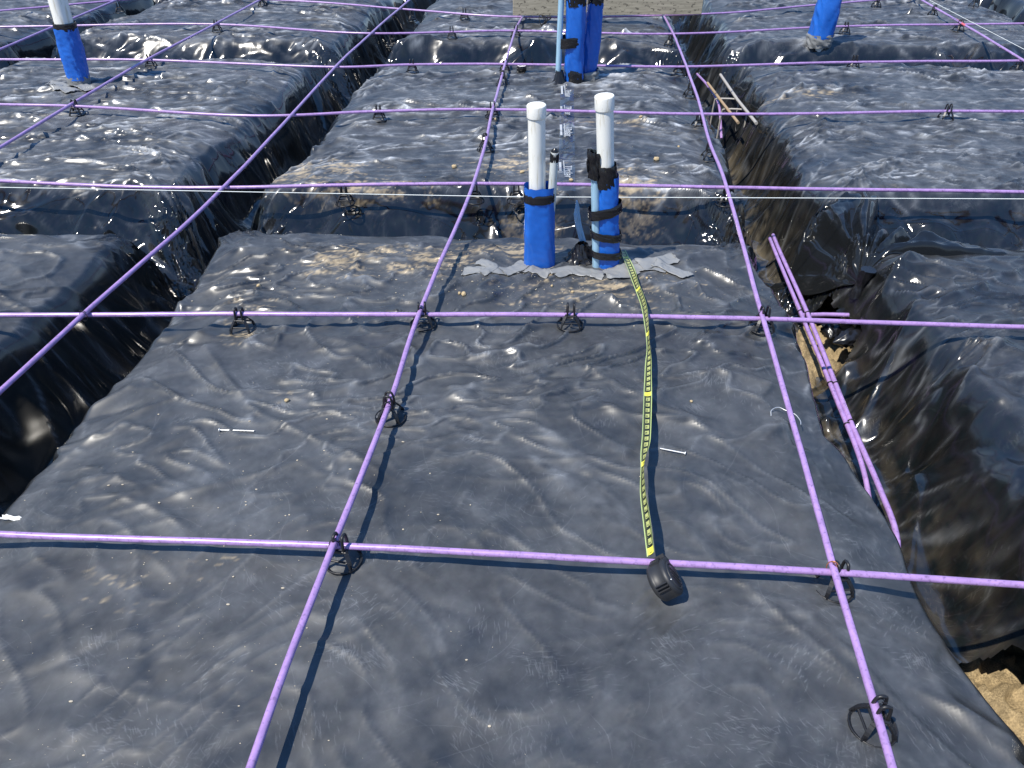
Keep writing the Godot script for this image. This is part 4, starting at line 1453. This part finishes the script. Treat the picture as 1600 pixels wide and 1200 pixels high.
# ------------------------------------------------------------------ things in the right trench
func trench_things():
	var g := "purple cables lying in the right trench"
	var a := thing("purple_cable", "left of two purple cables lying in the right trench, its end tucked under the sheet", "cable", Vector3.ZERO, 0.0, g)
	var pa := spline(PackedVector3Array([V(1.238, 3.38, -0.235), V(1.213, 3.20, -0.22), V(1.158, 2.65, -0.205), V(1.106, 2.05, -0.205), V(1.075, 1.72, -0.215), V(1.04, 1.5, -0.28)]), 0.03)
	put("sheath", tube(pa, 0.008, 14, 0.02), M.purple, a)
	var b := thing("purple_cable", "right of two purple cables lying in the right trench, reaching farther forward", "cable", Vector3.ZERO, 0.0, g)
	var pb := spline(PackedVector3Array([V(1.262, 3.41, -0.233), V(1.234, 3.22, -0.215), V(1.180, 2.63, -0.20), V(1.111, 1.95, -0.20), V(1.085, 1.62, -0.20), V(1.062, 1.44, -0.21), V(1.02, 1.33, -0.28)]), 0.03)
	put("sheath", tube(pb, 0.0085, 14, 0.02), M.purple, b)
	for q in [[1.176, 2.66, a], [1.116, 2.16, a], [1.098, 1.93, a], [1.178, 2.63, b], [1.136, 2.16, b], [1.113, 1.94, b]]:
		var tt: PackedVector3Array = PackedVector3Array()
		for k in 13:
			var an := TAU * k / 12.0
			tt.append(Vector3(cos(an) * 0.0105, sin(an) * 0.0105, 0))
		var at := V(q[0], q[1], -0.204)
		# set on the cable itself
		var path: PackedVector3Array = pa if q[2] == a else pb
		for p in path:
			if absf(-p.z - q[1]) < 0.016: at = p
		put("tie_wire", tube(tt, 0.0022, 6), M.black, q[2], at)
	var s := put("cable_offcut", tube(PackedVector3Array([V(1.165, 2.642, -0.215), V(1.25, 2.634, -0.207), V(1.342, 2.622, -0.202)]), 0.0085, 14, 0.02), M.purple)
	tag(s, "short purple cable offcut lying across the right trench beside the paired cables", "cable offcut")
	var c := put("cable_offcut", tube(spline(PackedVector3Array([V(1.42, 6.15, -0.20), V(1.427, 5.85, -0.19), V(1.425, 5.64, -0.19), V(1.415, 5.35, -0.2), V(1.40, 5.1, -0.34)]), 0.04), 0.0085, 12), M.purple)
	tag(c, "purple cable end low in the far right trench beside the steel bars", "cable offcut")
	var bars := "steel bars at the far end of the right trench"
	var r1 := put("steel_bar", tube(PackedVector3Array([V(1.535, 5.9, -0.14), V(1.505, 5.25, -0.13), V(1.478, 4.67, -0.10)]), 0.010, 10), M.steel)
	tag(r1, "grey steel bar lying along the far right trench, right of two", "steel bar", bars)
	var r2 := put("steel_bar", tube(PackedVector3Array([V(1.405, 5.72, -0.15), V(1.40, 5.2, -0.14), V(1.388, 4.74, -0.12)]), 0.009, 10), M.rust)
	tag(r2, "rusty tan steel bar lying along the far right trench, left of two", "steel bar", bars)
	var k := 0
	for d in [5.35, 5.12]:
		var r := put("steel_stirrup", tube(spline(PackedVector3Array([V(1.38, d + 0.02, -0.36), V(1.385, d + 0.01, -0.16), V(1.40, d, -0.152), V(1.52, d - 0.03, -0.148), V(1.535, d - 0.03, -0.16), V(1.535, d - 0.03, -0.36)]), 0.02), 0.006, 8), M.steel)
		tag(r, ["farther thin steel stirrup crossing between the two trench bars", "nearer thin steel stirrup crossing between the two trench bars"][k], "steel stirrup", "steel stirrups in the far right trench")
		k += 1
	# crumpled bits of the sheet beside the bare soil
	k = 0
	for q in [[1.345, 2.56, -0.27, 0.10, 0.3], [1.31, 2.66, -0.30, 0.07, 1.2], [1.40, 2.69, -0.24, 0.09, -0.5]]:
		var nz := noise(300 + k, 1.0, 3, true)
		var rings := []
		for i in 15:
			var f := i / 14.0
			var rr: float = 0.026 * sin(PI * clampf(f * 0.96 + 0.02, 0, 1))
			var ring := PackedVector3Array()
			for m in 28:
				var an := TAU * m / 28
				var w := 1.0 + nz.get_noise_3d(cos(an) * 1.4, sin(an) * 1.4, f * 2.0) * 0.65
				ring.append(Vector3((f - 0.5) * q[3] * 1.6, sin(an) * rr * w, cos(an) * rr * w * 1.2))
			rings.append(ring)
		var o := put("plastic_scrap", loft(rings), M.tape, null, V(q[0], q[1], q[2]), Vector3(0.1, q[4], 0.1))
		tag(o, ["crumpled black plastic scrap beside the bare soil, nearest of three", "smallest crumpled black plastic scrap, on the bare soil of the trench", "crumpled black plastic scrap against the right trench wall"][k], "plastic scrap", "crumpled black scraps by the bare soil")
		k += 1
	gathered_sheet()

func gathered_sheet():
	# the twisted knot where the sheet is gathered at the trench corner
	var n := noise(310, 1.0, 3, true)
	var t := thing("gathered_sheet", "twisted gather of shiny black plastic tied at the corner of the right trench", "plastic sheet")
	var st := []
	var r := RandomNumberGenerator.new()
	r.seed = 77
	var edges := [0.0]
	var tall := []
	for i in 7:
		edges.append(edges[i] + r.randf_range(0.7, 1.4))
		tall.append(r.randf_range(0.5, 1.0))
	var na := 220
	var nq := 48
	for i in na + 1:
		var f := float(i) / na
		var a := lerpf(0.10, 1.95, f)
		var row := PackedVector3Array()
		for j in nq + 1:
			var e := float(j) / nq
			var reach := 0.50 + 0.22 * n.get_noise_1d(a * 0.9 + 3.0) + 0.16 * (1.0 - f)
			var q := e * reach
			var x := 1.405 + cos(a) * q
			var d := 2.745 + sin(a) * q
			var g: float = (f + n.get_noise_2d(e * 0.8, a * 0.4) * 0.05) * edges[7]
			var m := 0
			while m < 6 and g > edges[m + 1]: m += 1
			var p: float = clampf((g - edges[m]) / (edges[m + 1] - edges[m]), 0.0, 1.0)
			# one flank long and flat, the other steep, with a rounded crest
			var tri: float = p / 0.72 if p < 0.72 else (1.0 - p) / 0.28
			tri = tri - 0.12 * smoothstep(0.75, 1.0, tri)
			var lift: float = tall[m] * 0.075 * tri * smoothstep(0.0, 0.45, e) * (1.0 - smoothstep(0.6, 1.0, e) * 0.9)
			lift += n.get_noise_2d(x * 2.2, d * 2.2) * 0.012 * smoothstep(0.1, 0.4, e)
			# pulled tight: straight from the knot to where it joins the sheet
			var y := lerpf(-0.125, gy(1.405 + cos(a) * reach, 2.745 + sin(a) * reach) + 0.004, pow(e, 0.85))
			y = maxf(y, gy(x, d) + 0.004) + lift
			y -= 0.025 * smoothstep(0.90, 1.0, e) + 0.05 * smoothstep(0.93, 1.0, absf(f * 2.0 - 1.0)) * smoothstep(0.1, 0.4, e)
			row.append(V(x, d, y))
		st.append(row)
	put("fold", loft(st, false, false), M.film, t)
	var kr := []
	for i in 11:
		var f := i / 10.0
		var ring := PackedVector3Array()
		for m in 24:
			var an := TAU * m / 24
			var rr := 0.014 + 0.012 * absf(f - 0.45) * 2.0 + n.get_noise_3d(cos(an) * 1.6, sin(an) * 1.6, f * 2.0) * 0.009
			ring.append(V(1.385 + f * 0.02, 2.70, -0.16 + f * 0.12) + Vector3(cos(an) * rr, 0, sin(an) * rr))
		kr.append(ring)
	put("knot", loft(kr), M.tape, t)

# ------------------------------------------------------------------ small things
func small_things():
	# mason's strings
	var s := put("string_line", tube(PackedVector3Array([V(-3.6, 3.25, 0.12), V(-2.194, 3.149, 0.115), V(0.0, 3.059, 0.11), V(2.128, 3.025, 0.115), V(3.6, 3.0, 0.12)]), 0.0016, 6), M.string)
	tag(s, "thin white string stretched across the picture beside the third crossing cable", "string")
	s = put("string_line", tube(PackedVector3Array([V(3.66, 8.4, 0.13), V(3.583, 7.261, 0.12), V(3.474, 5.538, 0.12), V(3.42, 4.6, 0.12)]), 0.0016, 6), M.string)
	tag(s, "thin white string beside the red marked cable at the upper right", "string")
	# roll of black tape
	var r := []
	for q in [[0.020, 0.0], [0.020, 0.034], [0.0215, 0.036], [0.0305, 0.036], [0.0325, 0.034], [0.0325, 0.002], [0.031, 0.0], [0.020, 0.0]]:
		r.append(circle(Vector3(0, q[1], 0), Vector3.UP, q[0], 32))
	var tr := thing("tape_roll", "small roll of black tape standing on the sheet left of the tall far pipes", "tape roll", V(0.065, 5.41, gy(0.065, 5.41)))
	put("tape", loft(r, true, false), M.tape, tr)
	put("core", loft([circle(Vector3(0, 0.001, 0), Vector3.UP, 0.0197, 24), circle(Vector3(0, 0.0372, 0), Vector3.UP, 0.0197, 24), circle(Vector3(0, 0.0372, 0), Vector3.UP, 0.0235, 24), circle(Vector3(0, 0.0366, 0), Vector3.UP, 0.0295, 24)], true, false), M.white, tr)
	# nails
	nail(-0.818, 1.649, -0.722, 1.649, "bright nail lying on the sheet left of the long left cable")
	nail(0.470, 1.563, 0.405, 1.583, "bright nail poking out of the sheet right of the tape blade")
	# bent tie wire
	var w := put("loose_wire", tube(spline(PackedVector3Array([V(0.752, 1.735, 0.006), V(0.756, 1.752, 0.013), V(0.779, 1.764, 0.015), V(0.80, 1.752, 0.012), V(0.820, 1.735, 0.012), V(0.829, 1.71, 0.008), V(0.826, 1.695, 0.006)]), 0.006), 0.0014, 6), M.nail, null, Vector3(0, gy(0.79, 1.74), 0))
	tag(w, "bent loose wire lying under the long right cable", "wire")
	var sc := RandomNumberGenerator.new()
	sc.seed = 88
	# white scrap at the left edge
	tape_scrap(-1.262, 1.352)
	# clods, each its own
	var spots := [[-0.173, 2.415, 0.016, "largest dirt clod in front of the wide blue sleeve"], [-0.190, 2.43, 0.010, "smaller dirt clod touching the largest clod"], [-0.662, 1.786, 0.011, "dirt clod on the near pad left of the long left cable"], [0.724, 3.766, 0.022, "dirt clod behind the right capped pipe"], [-0.091, 4.387, 0.014, "dirt clod just behind the fourth crossing cable"], [0.719, 4.331, 0.014, "dirt clod right of the capped pipes on the pad behind"], [0.530, 1.792, 0.007, "tiny dirt clod right of the tape blade"], [-0.284, 3.679, 0.02, "brown dirt clod left of the long left cable on the pad behind"], [0.146, 2.471, 0.008, "tiny dirt clod in front of the left blue sleeve"], [0.868, 3.95, 0.011, "dirt clod beside the long right cable on the pad behind"], [-0.945, 2.52, 0.012, "dirt clod in a crease behind the left chair"], [0.5, 2.52, 0.008, "tiny dirt clod below the right duct tape"], [0.28, 3.50, 0.014, "dirt clod beside the printed clear tape"], [0.05, 3.62, 0.016, "dirt clod behind the wide blue sleeve"], [-0.38, 2.62, 0.010, "dirt clod on the sandy streak left of the pipes"], [0.22, 2.44, 0.009, "tiny dirt clod in front of the middle tape strip"]]
	for q in spots:
		var nz := noise(400 + int(q[2] * 1000), 1.0, 3)
		var rings := []
		for i in 9:
			var th := PI * (i + 0.15) / 8.3
			var ring := PackedVector3Array()
			for k in 12:
				var a := TAU * k / 12
				var p := Vector3(sin(th) * cos(a), cos(th) * 0.65, sin(th) * sin(a) * 0.8)
				ring.append(p * q[2] * 0.72 * (1.0 + 0.45 * nz.get_noise_3dv(p * 1.6 + Vector3(q[0], 0, q[1]) * 9.0)))
			rings.append(ring)
		var o := put("dirt_clod", loft(rings), M.clod, null, V(q[0], q[1], gy(q[0], q[1]) + q[2] * 0.28), Vector3(0, q[0] * 9.0, 0))
		tag(o, q[3], "dirt clod", "dirt clods on the sheet")
	# grit too small to count
	var mm := MultiMesh.new()
	mm.transform_format = MultiMesh.TRANSFORM_3D
	var gm := SphereMesh.new()
	gm.radius = 0.5; gm.height = 0.7; gm.radial_segments = 6; gm.rings = 3
	mm.mesh = gm
	var xf: Array[Transform3D] = []
	for k in 2100:
		var x: float
		var d: float
		var pick := sc.randf()
		if pick < 0.42:
			x = sc.randfn(0.22, 0.33); d = sc.randfn(2.5, 0.13)
		elif pick < 0.6:
			x = sc.randfn(-0.5, 0.35); d = sc.randfn(2.65, 0.15)
		elif pick < 0.75:
			x = sc.randfn(0.1, 0.6); d = sc.randfn(3.6, 0.25)
		elif pick < 0.78:
			x = sc.randf_range(-1.3, 0.9); d = sc.randf_range(0.7, 2.9)
		else:
			x = sc.randfn(-0.7, 0.3); d = sc.randfn(1.2, 0.35)
		if gy(x, d) < -0.06: continue
		var z := 0.0011 + 0.0045 * pow(sc.randf(), 6.0)
		xf.append(Transform3D(Basis(Vector3(sc.randf() - 0.5, 1, sc.randf() - 0.5).normalized(), sc.randf() * TAU).scaled(Vector3(z * sc.randf_range(0.8, 2.0), z * 0.7, z)), V(x, d, gy(x, d) + z * 0.2)))
	mm.instance_count = xf.size()
	for k in xf.size(): mm.set_instance_transform(k, xf[k])
	var mi := MultiMeshInstance3D.new()
	mi.name = numbered("sand_grit")
	mi.multimesh = mm
	mi.material_override = M.grit
	add_child(mi)
	tag(mi, "pale grit and sand grains scattered over the black sheet", "grit", "", "stuff")

func nail(x0: float, d0: float, x1: float, d1: float, label: String):
	var a := V(x0, d0, gy(x0, d0) + 0.005)
	var b := V(x1, d1, gy(x1, d1) + 0.004)
	var t := thing("nail", label, "nail")
	put("shank", tube(PackedVector3Array([a, a.lerp(b, 0.94), b]), 0.0022, 8), M.nail, t)
	var ax := (b - a).normalized()
	put("head", loft([circle(a - ax * 0.0015, ax, 0.0052, 12), circle(a, ax, 0.0056, 12), circle(a + ax * 0.001, ax, 0.0052, 12)]), M.nail, t)

func tape_scrap(x: float, d: float):
	var rings := []
	var n := noise(501, 1.0, 2)
	for i in 9:
		var f := i / 8.0 - 0.5
		var ring := PackedVector3Array()
		for k in 7:
			var g := k / 6.0 - 0.5
			ring.append(Vector3(f * 0.055, 0.006 + n.get_noise_2d(f * 3.0, g * 3.0) * 0.01, g * 0.014 + f * 0.008))
		for k in range(6, -1, -1):
			ring.append(ring[k] - Vector3(0, 0.0012, 0))
		rings.append(ring)
	var o := put("white_scrap", loft(rings), M.white, null, V(x, d, gy(x, d)))
	tag(o, "white plastic scrap at the left edge behind the nearest crossing cable", "scrap")
